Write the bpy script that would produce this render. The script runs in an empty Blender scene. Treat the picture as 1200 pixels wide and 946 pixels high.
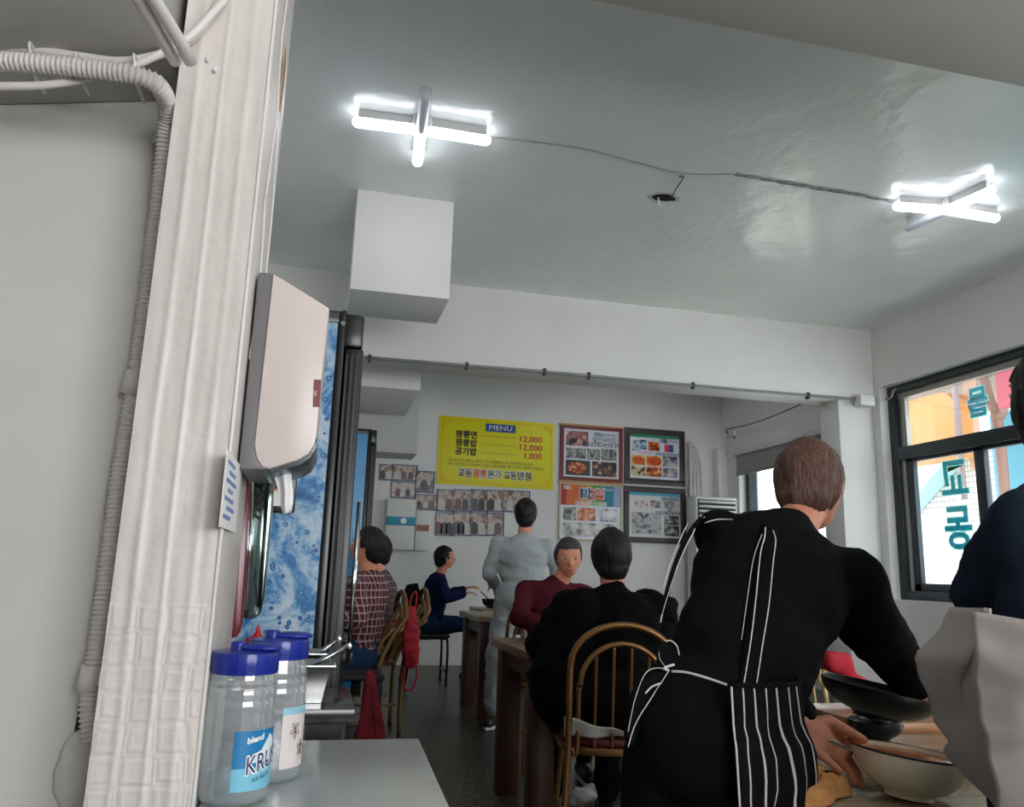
import bpy, bmesh, math, random
from mathutils import Vector, Matrix, noise
from mathutils.bvhtree import BVHTree
random.seed(7)
C = bpy.context.scene.collection
V = Vector
PI = math.pi

# ---------------------------------------------------------------- camera
F, CX, CY, EYE = 935.0, 600.0, 473.0, 1.10
up = V((139, -4463, F)).normalized()
yv = V((370-600, 662-473, F)); yv = (yv - up*yv.dot(up)).normalized()
xv = yv.cross(up)                                     # world axes seen in camera coords (x right, y down, z forward)
RW = Matrix((xv, yv, up))                             # world = RW @ camera
camd = bpy.data.cameras.new('camera'); cam = bpy.data.objects.new('camera', camd); C.objects.link(cam)
camd.sensor_fit = 'HORIZONTAL'; camd.sensor_width = 36; camd.lens = 36*F/1200; camd.clip_start = .05; camd.clip_end = 200
m = RW @ Matrix(((1,0,0),(0,-1,0),(0,0,-1)))
cam.matrix_world = Matrix.Translation((0,0,EYE)) @ m.to_4x4()
bpy.context.scene.camera = cam
def ray(px, py): return RW @ V((px-CX, py-CY, F))
def at(px, py, y=None, x=None, z=None):               # point of a world plane that a photo pixel looks at
    d = ray(px, py)
    t = y/d.y if y is not None else (x/d.x if x is not None else (z-EYE)/d.z)
    return V((0,0,EYE)) + d*t

# ---------------------------------------------------------------- world, lights, exposure
sc = bpy.context.scene
sc.view_settings.view_transform = 'Standard'; sc.view_settings.look = 'None'
sc.view_settings.gamma = 1; sc.view_settings.use_curve_mapping = False; sc.view_settings.exposure = 0.9
w = bpy.data.worlds.new('world'); sc.world = w; w.use_nodes = True
bg = w.node_tree.nodes['Background']; bg.inputs[0].default_value = (.86,.93,1,1); bg.inputs[1].default_value = 3.2
def area(name, loc, rot, sx, sy, power, col, portal=False):
    l = bpy.data.lights.new(name, 'AREA'); l.shape = 'RECTANGLE'; l.size = sx; l.size_y = sy; l.energy = power; l.color = col
    if portal: l.cycles.is_portal = True
    o = bpy.data.objects.new(name, l); C.objects.link(o); o.location = loc; o.rotation_euler = rot
    return o
R90 = PI/2
sl_ = bpy.data.lights.new('sun', 'SUN'); sl_.energy = 6; sl_.angle = .02; sl_.color = (1,.96,.9)
so_ = bpy.data.objects.new('sun', sl_); C.objects.link(so_); so_.rotation_euler = V((.25,-.62,-.74)).to_track_quat('-Z','Y').to_euler()   # over the street, from behind the back wall
area('window_portal', (5.45,4.15,1.95), (0,R90,0), 2.0, 4.6, 1, (1,1,1), True)
area('window_portal', (5.45,8.1,1.8), (0,R90,0), 1.7, 2.1, 1, (1,1,1), True)
area('storefront_daylight', (2.0,-2.45,1.6), (R90+.25,0,0), 3.0, 1.4, 50, (1,.965,.92))    # glazed shop front behind the camera

# ---------------------------------------------------------------- materials
def lin(c):
    return tuple((x/255/12.92 if x/255 <= .04045 else ((x/255+.055)/1.055)**2.4) for x in c[:3]) + (1,)
MATS = {}
def mat(name, col, rough=.6, metal=0, bump=0, bscale=40, vary=0, vscale=6, spec=.5, detail=4, coat=0, bdist=.01):
    if name in MATS: return MATS[name]
    M = bpy.data.materials.new(name); M.use_nodes = True; nt = M.node_tree; b = nt.nodes['Principled BSDF']
    c = lin(col); b.inputs['Base Color'].default_value = c; b.inputs['Roughness'].default_value = rough
    b.inputs['Metallic'].default_value = metal; b.inputs['Specular IOR Level'].default_value = spec
    b.inputs['Coat Weight'].default_value = coat
    tc = nt.nodes.new('ShaderNodeTexCoord')
    if vary:
        n = nt.nodes.new('ShaderNodeTexNoise'); n.inputs['Scale'].default_value = vscale; n.inputs['Detail'].default_value = detail
        nt.links.new(tc.outputs['Object'], n.inputs['Vector'])
        r = nt.nodes.new('ShaderNodeValToRGB'); r.color_ramp.elements[0].position = .3; r.color_ramp.elements[1].position = .7
        r.color_ramp.elements[0].color = tuple(x*(1-vary) for x in c[:3])+(1,); r.color_ramp.elements[1].color = tuple(min(1,x*(1+vary*.6)) for x in c[:3])+(1,)
        nt.links.new(n.outputs['Fac'], r.inputs[0]); nt.links.new(r.outputs[0], b.inputs['Base Color'])
    if bump:
        n2 = nt.nodes.new('ShaderNodeTexNoise'); n2.inputs['Scale'].default_value = bscale; n2.inputs['Detail'].default_value = 5
        nt.links.new(tc.outputs['Object'], n2.inputs['Vector'])
        bp = nt.nodes.new('ShaderNodeBump'); bp.inputs['Strength'].default_value = bump; bp.inputs['Distance'].default_value = bdist
        nt.links.new(n2.outputs['Fac'], bp.inputs['Height']); nt.links.new(bp.outputs[0], b.inputs['Normal'])
    MATS[name] = M; return M
def emis(name, col, st):
    if name in MATS: return MATS[name]
    M = mat(name, col, .4); b = M.node_tree.nodes['Principled BSDF']
    b.inputs['Emission Color'].default_value = lin(col); b.inputs['Emission Strength'].default_value = st; return M
def clear(name, tint=(255,255,255), gloss=.12, rough=.03, haze=0.0, hcol=(235,240,245)):
    if name in MATS: return MATS[name]
    M = bpy.data.materials.new(name); M.use_nodes = True; nt = M.node_tree; nt.nodes.clear()
    out = nt.nodes.new('ShaderNodeOutputMaterial'); tr = nt.nodes.new('ShaderNodeBsdfTransparent'); tr.inputs[0].default_value = lin(tint)
    gl = nt.nodes.new('ShaderNodeBsdfGlossy'); gl.inputs['Roughness'].default_value = rough
    lw = nt.nodes.new('ShaderNodeLayerWeight'); lw.inputs[0].default_value = .25+gloss
    mx = nt.nodes.new('ShaderNodeMixShader')
    nt.links.new(lw.outputs['Facing'], mx.inputs[0])
    mr = nt.nodes.new('ShaderNodeMath'); mr.operation = 'MULTIPLY_ADD'; mr.inputs[1].default_value = .45; mr.inputs[2].default_value = gloss*.5
    nt.links.new(lw.outputs['Facing'], mr.inputs[0]); nt.links.new(mr.outputs[0], mx.inputs[0])
    nt.links.new(tr.outputs[0], mx.inputs[1]); nt.links.new(gl.outputs[0], mx.inputs[2])
    last = mx
    if haze:
        df = nt.nodes.new('ShaderNodeBsdfDiffuse'); df.inputs[0].default_value = lin(hcol)
        m2 = nt.nodes.new('ShaderNodeMixShader'); m2.inputs[0].default_value = haze
        nt.links.new(mx.outputs[0], m2.inputs[1]); nt.links.new(df.outputs[0], m2.inputs[2]); last = m2
    nt.links.new(last.outputs[0], out.inputs[0]); MATS[name] = M; return M
def N(M): return M.node_tree.nodes, M.node_tree.links, M.node_tree.nodes['Principled BSDF']

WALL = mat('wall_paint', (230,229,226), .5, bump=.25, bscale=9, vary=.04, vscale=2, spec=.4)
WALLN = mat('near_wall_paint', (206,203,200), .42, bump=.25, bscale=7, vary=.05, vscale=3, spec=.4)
CEIL = mat('ceiling_gloss_paint', (230,233,229), .2, bump=.3, bscale=5, vary=.05, vscale=1.5, spec=.65, bdist=.03)
PILLAR = mat('pillar_wallpaper', (214,206,201), .42, bump=.3, bscale=22, vary=.05, vscale=9, spec=.5)
PVC = mat('grey_pvc', (222,217,212), .4, bump=.1)
WHITE = mat('white_paint', (225,225,222), .45)
BLACK = mat('black_plastic', (16,17,19), .3)
BLACKM = mat('black_matte', (20,20,22), .6)
DARKF = mat('dark_window_frame', (44,52,60), .35, metal=.3)
STEEL = mat('stainless_steel', (185,185,185), .22, metal=1, bump=.05, bscale=60)
CHROME = mat('chrome', (225,228,230), .08, metal=1)
BRASS = mat('bronze_tube', (146,106,64), .33, metal=.75)
CREAMT = mat('cream_tube', (205,185,130), .35, metal=.4)
SKIN = mat('skin', (214,142,112), .5, bump=.15, bscale=120, vary=.08, vscale=30)
PAPER = mat('paper', (232,230,228), .8)
TISSUE = mat('tissue', (240,240,240), .9)

def wood(name, c1, c2, scale=3, rough=.35, axis='X'):
    M = mat(name, c1, rough); nodes, links, b = N(M)
    tc = nodes.new('ShaderNodeTexCoord'); mp = nodes.new('ShaderNodeMapping')
    mp.inputs['Scale'].default_value = {'X':(1,9,9),'Z':(9,9,1),'Y':(9,1,9)}[axis]
    n = nodes.new('ShaderNodeTexNoise'); n.inputs['Scale'].default_value = scale; n.inputs['Detail'].default_value = 8; n.inputs['Distortion'].default_value = 1.2
    r = nodes.new('ShaderNodeValToRGB'); r.color_ramp.elements[0].position = .3; r.color_ramp.elements[1].position = .72
    r.color_ramp.elements[0].color = lin(c1); r.color_ramp.elements[1].color = lin(c2)
    links.new(tc.outputs['Object'], mp.inputs[0]); links.new(mp.outputs[0], n.inputs['Vector']); links.new(n.outputs['Fac'], r.inputs[0]); links.new(r.outputs[0], b.inputs['Base Color'])
    return M
WOODLEG = wood('dark_brown_leg_wood', (42,23,15), (92,52,34), 3, .4, 'Z')
WOODTOP = wood('brown_top_wood', (96,66,50), (140,104,82), 3, .3)
WOODPALE = wood('pale_top_wood', (130,112,88), (176,160,134), 3, .3)
SERVTOP = wood('serving_top_wood', (130,112,84), (192,182,158), 2.2, .14)

# terrazzo floor
FLOOR = mat('terrazzo_floor', (70,66,60), .33); nodes, links, b = N(FLOOR)
tc = nodes.new('ShaderNodeTexCoord'); v = nodes.new('ShaderNodeTexVoronoi'); v.inputs['Scale'].default_value = 75; links.new(tc.outputs['Object'], v.inputs['Vector'])
r = nodes.new('ShaderNodeValToRGB'); r.color_ramp.interpolation = 'CONSTANT'
for e, (p, c) in enumerate([(0,(58,54,48)),(.45,(84,80,71)),(.62,(44,41,37)),(.8,(112,106,94)),(.93,(150,143,128))]):
    el = r.color_ramp.elements[e] if e < 2 else r.color_ramp.elements.new(p); el.position = p; el.color = lin(c)
sp = nodes.new('ShaderNodeSeparateColor'); links.new(v.outputs['Color'], sp.inputs[0]); links.new(sp.outputs[0], r.inputs[0])
n = nodes.new('ShaderNodeTexNoise'); n.inputs['Scale'].default_value = 1.3; n.inputs['Detail'].default_value = 6; links.new(tc.outputs['Object'], n.inputs['Vector'])
mx = nodes.new('ShaderNodeMix'); mx.data_type = 'RGBA'; mx.blend_type = 'MULTIPLY'; mx.inputs[0].default_value = .75
links.new(r.outputs[0], mx.inputs[6]); links.new(n.outputs['Fac'], mx.inputs[7]); links.new(mx.outputs[2], b.inputs['Base Color'])

# soda bubbles print on the refrigerator side
def bubbles(name, dark, mid, pale):
    M = mat(name, mid, .3); nodes, links, b = N(M)
    tc = nodes.new('ShaderNodeTexCoord')
    big = nodes.new('ShaderNodeTexNoise'); big.inputs['Scale'].default_value = 7; big.inputs['Detail'].default_value = 12; big.inputs['Distortion'].default_value = .5; big.inputs['Roughness'].default_value = .78
    links.new(tc.outputs['Object'], big.inputs['Vector'])
    r = nodes.new('ShaderNodeValToRGB'); r.color_ramp.elements[0].position = .36; r.color_ramp.elements[0].color = lin(dark)
    r.color_ramp.elements[1].position = .62; r.color_ramp.elements[1].color = lin(pale)
    e = r.color_ramp.elements.new(.46); e.color = lin(mid)
    e = r.color_ramp.elements.new(.53); e.color = lin((150,182,206))
    links.new(big.outputs['Fac'], r.inputs[0])
    vo = nodes.new('ShaderNodeTexVoronoi'); vo.inputs['Scale'].default_value = 34; links.new(tc.outputs['Object'], vo.inputs['Vector'])
    r2 = nodes.new('ShaderNodeValToRGB'); r2.color_ramp.elements[0].position = .0; r2.color_ramp.elements[0].color = lin((205,228,240))
    r2.color_ramp.elements[1].position = .3; r2.color_ramp.elements[1].color = (0,0,0,1)
    e = r2.color_ramp.elements.new(.13); e.color = lin((40,120,180)); e = r2.color_ramp.elements.new(.24); e.color = lin((16,70,130))
    links.new(vo.outputs['Distance'], r2.inputs[0])
    th = nodes.new('ShaderNodeMath'); th.operation = 'LESS_THAN'; th.inputs[1].default_value = .27; links.new(vo.outputs['Distance'], th.inputs[0])
    sc2 = nodes.new('ShaderNodeSeparateColor'); links.new(vo.outputs['Color'], sc2.inputs[0])
    th2 = nodes.new('ShaderNodeMath'); th2.operation = 'GREATER_THAN'; th2.inputs[1].default_value = .45; links.new(sc2.outputs[0], th2.inputs[0])
    mu = nodes.new('ShaderNodeMath'); mu.operation = 'MULTIPLY'; links.new(th.outputs[0], mu.inputs[0]); links.new(th2.outputs[0], mu.inputs[1])
    mix = nodes.new('ShaderNodeMix'); mix.data_type = 'RGBA'; links.new(mu.outputs[0], mix.inputs[0]); links.new(r.outputs[0], mix.inputs[6]); links.new(r2.outputs[0], mix.inputs[7])
    links.new(mix.outputs[2], b.inputs['Base Color']); return M
SODA = bubbles('soda_print', (10,62,120), (44,122,182), (198,205,216))

def photo(name, cols, scale=30, seed=0):                   # printed snapshot: blurred blotches of a few colours
    if name in MATS: return MATS[name]
    M = mat(name, cols[0], .25); nodes, links, b = N(M)
    tc = nodes.new('ShaderNodeTexCoord'); mp = nodes.new('ShaderNodeMapping'); mp.inputs['Location'].default_value = (seed*3.1, seed*1.7, seed)
    n = nodes.new('ShaderNodeTexNoise'); n.inputs['Scale'].default_value = scale; n.inputs['Detail'].default_value = 3
    r = nodes.new('ShaderNodeValToRGB'); r.color_ramp.interpolation = 'EASE'
    k = len(cols)
    for i, c in enumerate(cols):
        p = .33 + .34*i/(k-1)
        el = r.color_ramp.elements[i] if i < 2 else r.color_ramp.elements.new(p); el.position = p; el.color = lin(c)
    links.new(tc.outputs['Object'], mp.inputs[0]); links.new(mp.outputs[0], n.inputs['Vector']); links.new(n.outputs['Fac'], r.inputs[0]); links.new(r.outputs[0], b.inputs['Base Color'])
    return M
def plaid(name, base, line, dark, s=24):
    M = mat(name, base, .85); nodes, links, b = N(M); tc = nodes.new('ShaderNodeTexCoord'); se = nodes.new('ShaderNodeSeparateXYZ')
    links.new(tc.outputs['Object'], se.inputs[0])
    def m(op, a, bb=None, c=None):
        q = nodes.new('ShaderNodeMath'); q.operation = op
        for i, x in enumerate((a, bb, c)):
            if x is None: continue
            if isinstance(x, (int, float)): q.inputs[i].default_value = x
            else: links.new(x, q.inputs[i])
        return q.outputs[0]
    h = m('ADD', se.outputs[0], m('MULTIPLY', se.outputs[1], .7))
    def bar(x, ph, wd): return m('LESS_THAN', m('FRACT', m('ADD', m('MULTIPLY', x, s), ph)), wd)
    l = m('MAXIMUM', bar(h, 0, .16), bar(se.outputs[2], 0, .16)); d = m('MAXIMUM', bar(h, .5, .35), bar(se.outputs[2], .5, .35))
    m1 = nodes.new('ShaderNodeMix'); m1.data_type = 'RGBA'; links.new(m('MULTIPLY', d, .8), m1.inputs[0]); m1.inputs[6].default_value = lin(base); m1.inputs[7].default_value = lin(dark)
    m2 = nodes.new('ShaderNodeMix'); m2.data_type = 'RGBA'; links.new(m('MULTIPLY', l, .75), m2.inputs[0]); links.new(m1.outputs[2], m2.inputs[6]); m2.inputs[7].default_value = lin(line)
    links.new(m2.outputs[2], b.inputs['Base Color']); return M

# ---------------------------------------------------------------- mesh helpers
WM = {}
def frame_of(d):
    d = V(d).normalized(); a = V((0,0,1)) if abs(d.z) < .9 else V((1,0,0))
    s = d.cross(a).normalized(); return s, s.cross(d).normalized()
class MB:
    def __init__(s): s.v = []; s.f = []; s.uv = None
    def _add(s, vs, fs):
        o = len(s.v); s.v += [V(p) for p in vs]; s.f += [tuple(i+o for i in f) for f in fs]; return s
    def box(s, x0, y0, z0, x1, y1, z1, M=None):
        vs = [V((x,y,z)) for z in (z0,z1) for y in (y0,y1) for x in (x0,x1)]
        if M: vs = [M @ p for p in vs]
        return s._add(vs, [(0,2,3,1),(4,5,7,6),(0,1,5,4),(1,3,7,5),(3,2,6,7),(2,0,4,6)])
    def obox(s, c, sz, M):                                 # box centred at c with rotation M (3x3)
        hx, hy, hz = [q/2 for q in sz]; vs = [V(c)+M @ V((x,y,z)) for z in (-hz,hz) for y in (-hy,hy) for x in (-hx,hx)]
        return s._add(vs, [(0,2,3,1),(4,5,7,6),(0,1,5,4),(1,3,7,5),(3,2,6,7),(2,0,4,6)])
    def prism(s, pts, off):                                # polygon extruded by vector
        n = len(pts); off = V(off); vs = [V(p) for p in pts]+[V(p)+off for p in pts]
        return s._add(vs, [tuple(range(n))[::-1], tuple(range(n,2*n))]+[(i,(i+1)%n,(i+1)%n+n,i+n) for i in range(n)])
    def tube(s, pts, r, n=10, cap=True, closed=False):
        pts = [V(p) for p in pts]; k = len(pts); rs = r if isinstance(r, (list,tuple)) else [r]*k
        vs = []; a = None
        for i, p in enumerate(pts):
            if closed: d = pts[(i+1)%k]-pts[i-1]
            else: d = pts[min(i+1,k-1)]-pts[max(i-1,0)]
            d = d.normalized() if d.length > 1e-9 else V((0,0,1))
            if a is None: a = frame_of(d)[0]
            a = (a-d*a.dot(d)); a = a.normalized() if a.length > 1e-6 else frame_of(d)[0]
            b = d.cross(a)
            for j in range(n):
                t = 2*PI*j/n; vs.append(p+(a*math.cos(t)+b*math.sin(t))*rs[i])
        fs = []
        for i in range(k if closed else k-1):
            i2 = (i+1)%k
            for j in range(n): fs.append((i*n+j, i*n+(j+1)%n, i2*n+(j+1)%n, i2*n+j))
        if cap and not closed: fs += [tuple(range(n))[::-1], tuple(range((k-1)*n, k*n))]
        return s._add(vs, fs)
    def lathe(s, prof, c=(0,0,0), n=32, M=None, cap=False):
        vs = []; c = V(c)
        for r, z in prof:
            for j in range(n):
                t = 2*PI*j/n; p = V((r*math.cos(t), r*math.sin(t), z)); vs.append(c+(M @ p if M else p))
        k = len(prof); fs = [(i*n+j, i*n+(j+1)%n, (i+1)*n+(j+1)%n, (i+1)*n+j) for i in range(k-1) for j in range(n)]
        if cap: fs += [tuple(range(n))[::-1], tuple(range((k-1)*n, k*n))]
        return s._add(vs, fs)
    def ell(s, c, r, M=None, n=20, k=12):
        vs = []; c = V(c); r = (r,r,r) if isinstance(r, (int,float)) else r
        for i in range(1, k):
            ph = PI*i/k
            for j in range(n):
                t = 2*PI*j/n; p = V((r[0]*math.sin(ph)*math.cos(t), r[1]*math.sin(ph)*math.sin(t), r[2]*math.cos(ph))); vs.append(c+(M @ p if M else p))
        for zz in (r[2], -r[2]):
            p = V((0,0,zz)); vs.append(c+(M @ p if M else p))
        T, B = (k-1)*n, (k-1)*n+1
        fs = [(i*n+j, (i+1)*n+j, (i+1)*n+(j+1)%n, i*n+(j+1)%n) for i in range(k-2) for j in range(n)]
        fs += [(T, j, (j+1)%n) for j in range(n)]+[(B, (k-2)*n+(j+1)%n, (k-2)*n+j) for j in range(n)]
        return s._add(vs, fs)
    def cap(s, a, b, r0, r1=None, n=14):                   # tapered capsule
        a, b = V(a), V(b); r1 = r0 if r1 is None else r1; d = (b-a).normalized(); pts = []; rs = []
        for i in range(5): t = PI/2*i/4; pts.append(a-d*r0*math.cos(t)); rs.append(max(r0*math.sin(t), r0*.05))
        for i in range(5): t = PI/2*i/4; pts.append(b+d*r1*math.sin(t)); rs.append(max(r1*math.cos(t), r1*.05))
        return s.tube(pts, rs, n)
    def grid(s, fn, nu, nv, uv=True):
        o = len(s.v); s.v += [V(fn(i/nu, j/nv)) for j in range(nv+1) for i in range(nu+1)]
        s.f += [(o+j*(nu+1)+i, o+j*(nu+1)+i+1, o+(j+1)*(nu+1)+i+1, o+(j+1)*(nu+1)+i) for j in range(nv) for i in range(nu)]
        if uv and o == 0: s.uv = [(i/nu, j/nv) for j in range(nv+1) for i in range(nu+1)]
        return s
    def build(s, name, m, parent=None, smooth=False, bevel=0, solid=0, sub=0, mesh=None):
        me = mesh or bpy.data.meshes.new(name)
        if mesh is None:
            me.from_pydata(s.v, [], s.f); me.validate()
            if s.uv:
                ul = me.uv_layers.new(name='uv')
                for l in me.loops: ul.data[l.index].uv = s.uv[l.vertex_index]
        o = bpy.data.objects.new(name, me); C.objects.link(o)
        if bevel or solid or sub:
            if solid: q = o.modifiers.new('s', 'SOLIDIFY'); q.thickness = solid; q.offset = 0
            if bevel: q = o.modifiers.new('b', 'BEVEL'); q.width = bevel; q.segments = 2; q.limit_method = 'ANGLE'
            if sub: q = o.modifiers.new('u', 'SUBSURF'); q.levels = sub; q.render_levels = sub
            dg = bpy.context.evaluated_depsgraph_get(); me2 = bpy.data.meshes.new_from_object(o.evaluated_get(dg)); o.modifiers.clear(); o.data = me2; me = me2; me.name = name
        if not me.materials: me.materials.append(m)
        else: me.materials[0] = m
        if bevel or smooth:
            bm = bmesh.new(); bm.from_mesh(me); bmesh.ops.recalc_face_normals(bm, faces=bm.faces); bm.to_mesh(me); bm.free()
            for p in me.polygons: p.use_smooth = True
            if not smooth or smooth == 2: me.set_sharp_from_angle(angle=math.radians(35))
        else:
            bm = bmesh.new(); bm.from_mesh(me); bmesh.ops.recalc_face_normals(bm, faces=bm.faces); bm.to_mesh(me); bm.free()
        if parent is not None:
            o.parent = parent; o.matrix_parent_inverse = WM.get(parent.name, Matrix.Identity(4)).inverted()
        return o
def tag(o, label=None, cat=None, group=None, kind=None):
    if label: o['label'] = label
    if cat: o['category'] = cat
    if group: o['group'] = group
    if kind: o['kind'] = kind
    return o
def thing(name, label, cat, loc=(0,0,0), group=None):
    o = bpy.data.objects.new(name, None); C.objects.link(o); o.location = loc; o.empty_display_size = .1
    WM[o.name] = Matrix.Translation(loc); return tag(o, label, cat, group)
def struct(name, mb, m, parent=None, **k):
    o = mb.build(name, m, parent, **k)
    if parent is None: o['kind'] = 'structure'
    return o
def dup(root, label=None, loc=None, rotz=None):
    def cp(o, par):
        c = o.copy(); C.objects.link(c)
        if par: c.parent = par
        for ch in kids.get(o.name, []): cp(ch, c)
        return c
    kids = {}
    for o in bpy.data.objects:
        if o.parent: kids.setdefault(o.parent.name, []).append(o)
    c = cp(root, None)
    if label: c['label'] = label
    if loc is not None: c.location = loc
    if rotz is not None: c.rotation_euler = (0,0,rotz)
    return c
def text(body, size, m, name, parent, M, bold=0, w=None, squash=None, align='CENTER', bend=None):
    """flat lettering; M maps (x right, y up, z out) to the world; w = fit to this width"""
    cu = bpy.data.curves.new('lettering', 'FONT'); cu.body = body; cu.size = size; cu.align_x = align; cu.align_y = 'CENTER'; cu.offset = bold; cu.resolution_u = 3
    o = bpy.data.objects.new('lettering', cu); C.objects.link(o)
    dg = bpy.context.evaluated_depsgraph_get(); me = bpy.data.meshes.new_from_object(o.evaluated_get(dg)); bpy.data.objects.remove(o)
    k = 1
    if w and len(me.vertices):
        xs = [q.co.x for q in me.vertices]; k = w/(max(xs)-min(xs)+1e-9)
    for q in me.vertices:
        p = V((q.co.x*k, q.co.y*(squash or 1), 0)); q.co = (bend(p) if bend else M @ p)
    o = bpy.data.objects.new(name, me); C.objects.link(o); me.materials.clear(); me.materials.append(m)
    if parent is not None: o.parent = parent; o.matrix_parent_inverse = WM.get(parent.name, Matrix.Identity(4)).inverted()
    return o
def facecam(c, tilt=0):                                     # sheet frame facing -Y
    return Matrix.Translation(c) @ Matrix.Rotation(R90, 4, 'X') @ Matrix.Rotation(tilt, 4, 'Z')
def smoothpath(pts, k=8):
    pts = [V(p) for p in pts]; out = []
    for i in range(len(pts)-1):
        p0, p1, p2, p3 = pts[max(i-1,0)], pts[i], pts[i+1], pts[min(i+2,len(pts)-1)]
        for j in range(k):
            t = j/k; out.append(.5*((2*p1)+(p2-p0)*t+(2*p0-5*p1+4*p2-p3)*t*t+(3*p1-p0-3*p2+p3)*t**3))
    return out+[pts[-1]]

# ================================================================= THE ROOM
XR, YB, H, XL = 5.131, 9.593, 3.525, -.62
struct('floor', MB().box(-3,-2.6,-.1, XR+.3, YB+.2, 0), FLOOR)
# ceiling as a gently uneven plaster sheet
def cf(u, v):
    x = -3+u*(XR+3.3); y = -2.6+v*(YB+2.8)
    return (x, y, H+.006*noise.noise(V((x*1.1,y*1.1,3)))+.0035*noise.noise(V((x*3,y*3,1))))
struct('ceiling', MB().grid(cf, 90, 130), CEIL, smooth=True, solid=.02)
struct('wall_back', MB().box(XL-.2,YB,0, XR+.3,YB+.2,H+.1), WALL)
struct('wall_left', MB().box(XL-.2,1.66,0, XL,YB,H+.1), WALL)
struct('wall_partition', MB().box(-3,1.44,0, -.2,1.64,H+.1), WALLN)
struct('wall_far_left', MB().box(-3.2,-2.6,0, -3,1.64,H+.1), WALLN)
# right wall with two window openings
W1 = (1.85, 6.46, .95, 2.93)      # y0 y1 z0 z1
W2 = (7.0, 9.15, .95, 2.72)
mb = MB()
for y0, y1, z0, z1 in ((-2.6,W1[0],0,H+.1),(W1[0],W1[1],0,W1[2]),(W1[0],W1[1],W1[3],H+.1),(W1[1],W2[0],0,H+.1),(W2[0],W2[1],0,W2[2]),(W2[0],W2[1],W2[3],H+.1),(W2[1],YB,0,H+.1)):
    mb.box(XR,y0,z0, XR+.3,y1,z1)
struct('wall_right', mb, WALL)
# shop front behind the camera: low wall, lintel, mullions, glass
mb = MB().box(-3,-2.6,0,5.2,-2.5,.9).box(-3,-2.6,2.3,5.2,-2.5,H+.1).box(-3,-2.6,.9,.4,-2.5,2.3).box(3.6,-2.6,.9,5.2,-2.5,2.3)
struct('wall_rear', mb, WALL)
struct('window_3', MB().box(.4,-2.6,.9,.46,-2.52,2.3).box(1.97,-2.6,.9,2.03,-2.52,2.3).box(3.54,-2.6,.9,3.6,-2.52,2.3), DARKF)
# beams
struct('trim_1', MB().box(XL,6.52,2.80, XR,6.87,H+.05), WALL, bevel=.012)
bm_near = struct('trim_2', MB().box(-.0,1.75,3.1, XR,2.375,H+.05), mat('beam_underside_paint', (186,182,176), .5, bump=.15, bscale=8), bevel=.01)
struct('trim_3', MB().box(at(994,600,y=6.5).x,6.56,0, XR,6.86,2.81), WALL, bevel=.01)      # column under the beam
struct('trim_4', MB().box(5.0,YB-.16,0, XR,YB,2.76), WALL, bevel=.01)      # pilaster in the back corner

# pillar with uneven papered faces, embossed squares low down
P0, P1 = (-.287,1.30), (-.145,1.66)
pil = MB()
def pilf(u, v):
    x = P0[0]+u*(P1[0]-P0[0]); z = v*H
    d = .0016*noise.noise(V((x*25, z*2.2, 2)))+.0012*noise.noise(V((x*60, z*9, 5)))
    for rx, ww, am in ((-.256,.006,.0022),(-.215,.004,.0018),(-.175,.006,.0015)):   # long vertical paper ridges
        rx2 = rx+.006*noise.noise(V((z*1.6, rx*50, 0))); d += am*math.exp(-((x-rx2)/ww)**2)
    if z < 1.035:                                          # embossed square pattern sheet
        d += .0012
        gx = (x-P0[0])/.0415+.2*noise.noise(V((z*9,x*9,0))); gz = (1.035-z)/.0415+.25*noise.noise(V((z*14,x*14,3)))
        ex = abs((gx % 1)-.5)*2; ez = abs((gz % 1)-.5)*2
        big = (int(gx)+int(gz)*2) % 3
        e = max(ex, ez) if big else min(max(ex, ez)*1.15, 1)
        d -= .0011*math.exp(-((e-.93)/.05)**2); d += .0006*math.exp(-((e-.62)/.08)**2)
    return (x, P0[1]-d, z)
def bandgrid(f, nu, zs):
    m_ = MB(); n_ = len(zs)
    m_.v = [V(f(i/nu, z/H)) for z in zs for i in range(nu+1)]
    m_.f = [(j*(nu+1)+i, j*(nu+1)+i+1, (j+1)*(nu+1)+i+1, (j+1)*(nu+1)+i) for j in range(n_-1) for i in range(nu)]
    return m_
zs = [0,.3,.6]+[.6+.0026*i for i in range(1,170)]+[1.05+.012*i for i in range(100)]+[2.3,2.6,3,H]
front = bandgrid(pilf, 84, zs)
core = MB().box(P0[0],P0[1]+.001,0, P1[0],P1[1],H+.03)
q = struct('trim_5', core, PILLAR, bevel=.004)
fr = front.build('papered_face', PILLAR, q, smooth=True)
# thin plastic corner strip and curling paper on the pillar's right face
MB().box(P1[0]-.001,P0[1]-.003,.6, P1[0]+.004,P0[1]+.012,H).build('corner_strip', mat('corner_strip_white', (222,219,215), .35), q, bevel=.001)
pc = MB(); a = P1[0]+.004
pc.prism([(a,1.50,2.12),(a,1.54,2.10),(a,1.535,1.96),(a,1.51,1.99)], (.002,0,0)); pc.build('torn_paper_patch', mat('torn_brown', (150,112,60), .8), q)
pc = MB().tube(smoothpath([(a+.001,1.515,2.0),(a+.004,1.54,1.75),(a,1.55,1.5)]), .0012, 6); pc.build('paper_seam', WHITE, q)
for zz, ln in ((1.93,.35),(1.6,.3),(2.3,.4)):
    MB().tube(smoothpath([(a,1.42,zz+ln/2),(a+.003,1.44,zz),(a,1.43,zz-ln/2)]), .002, 6).build('paper_seam', PILLAR, q, smooth=True)
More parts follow.
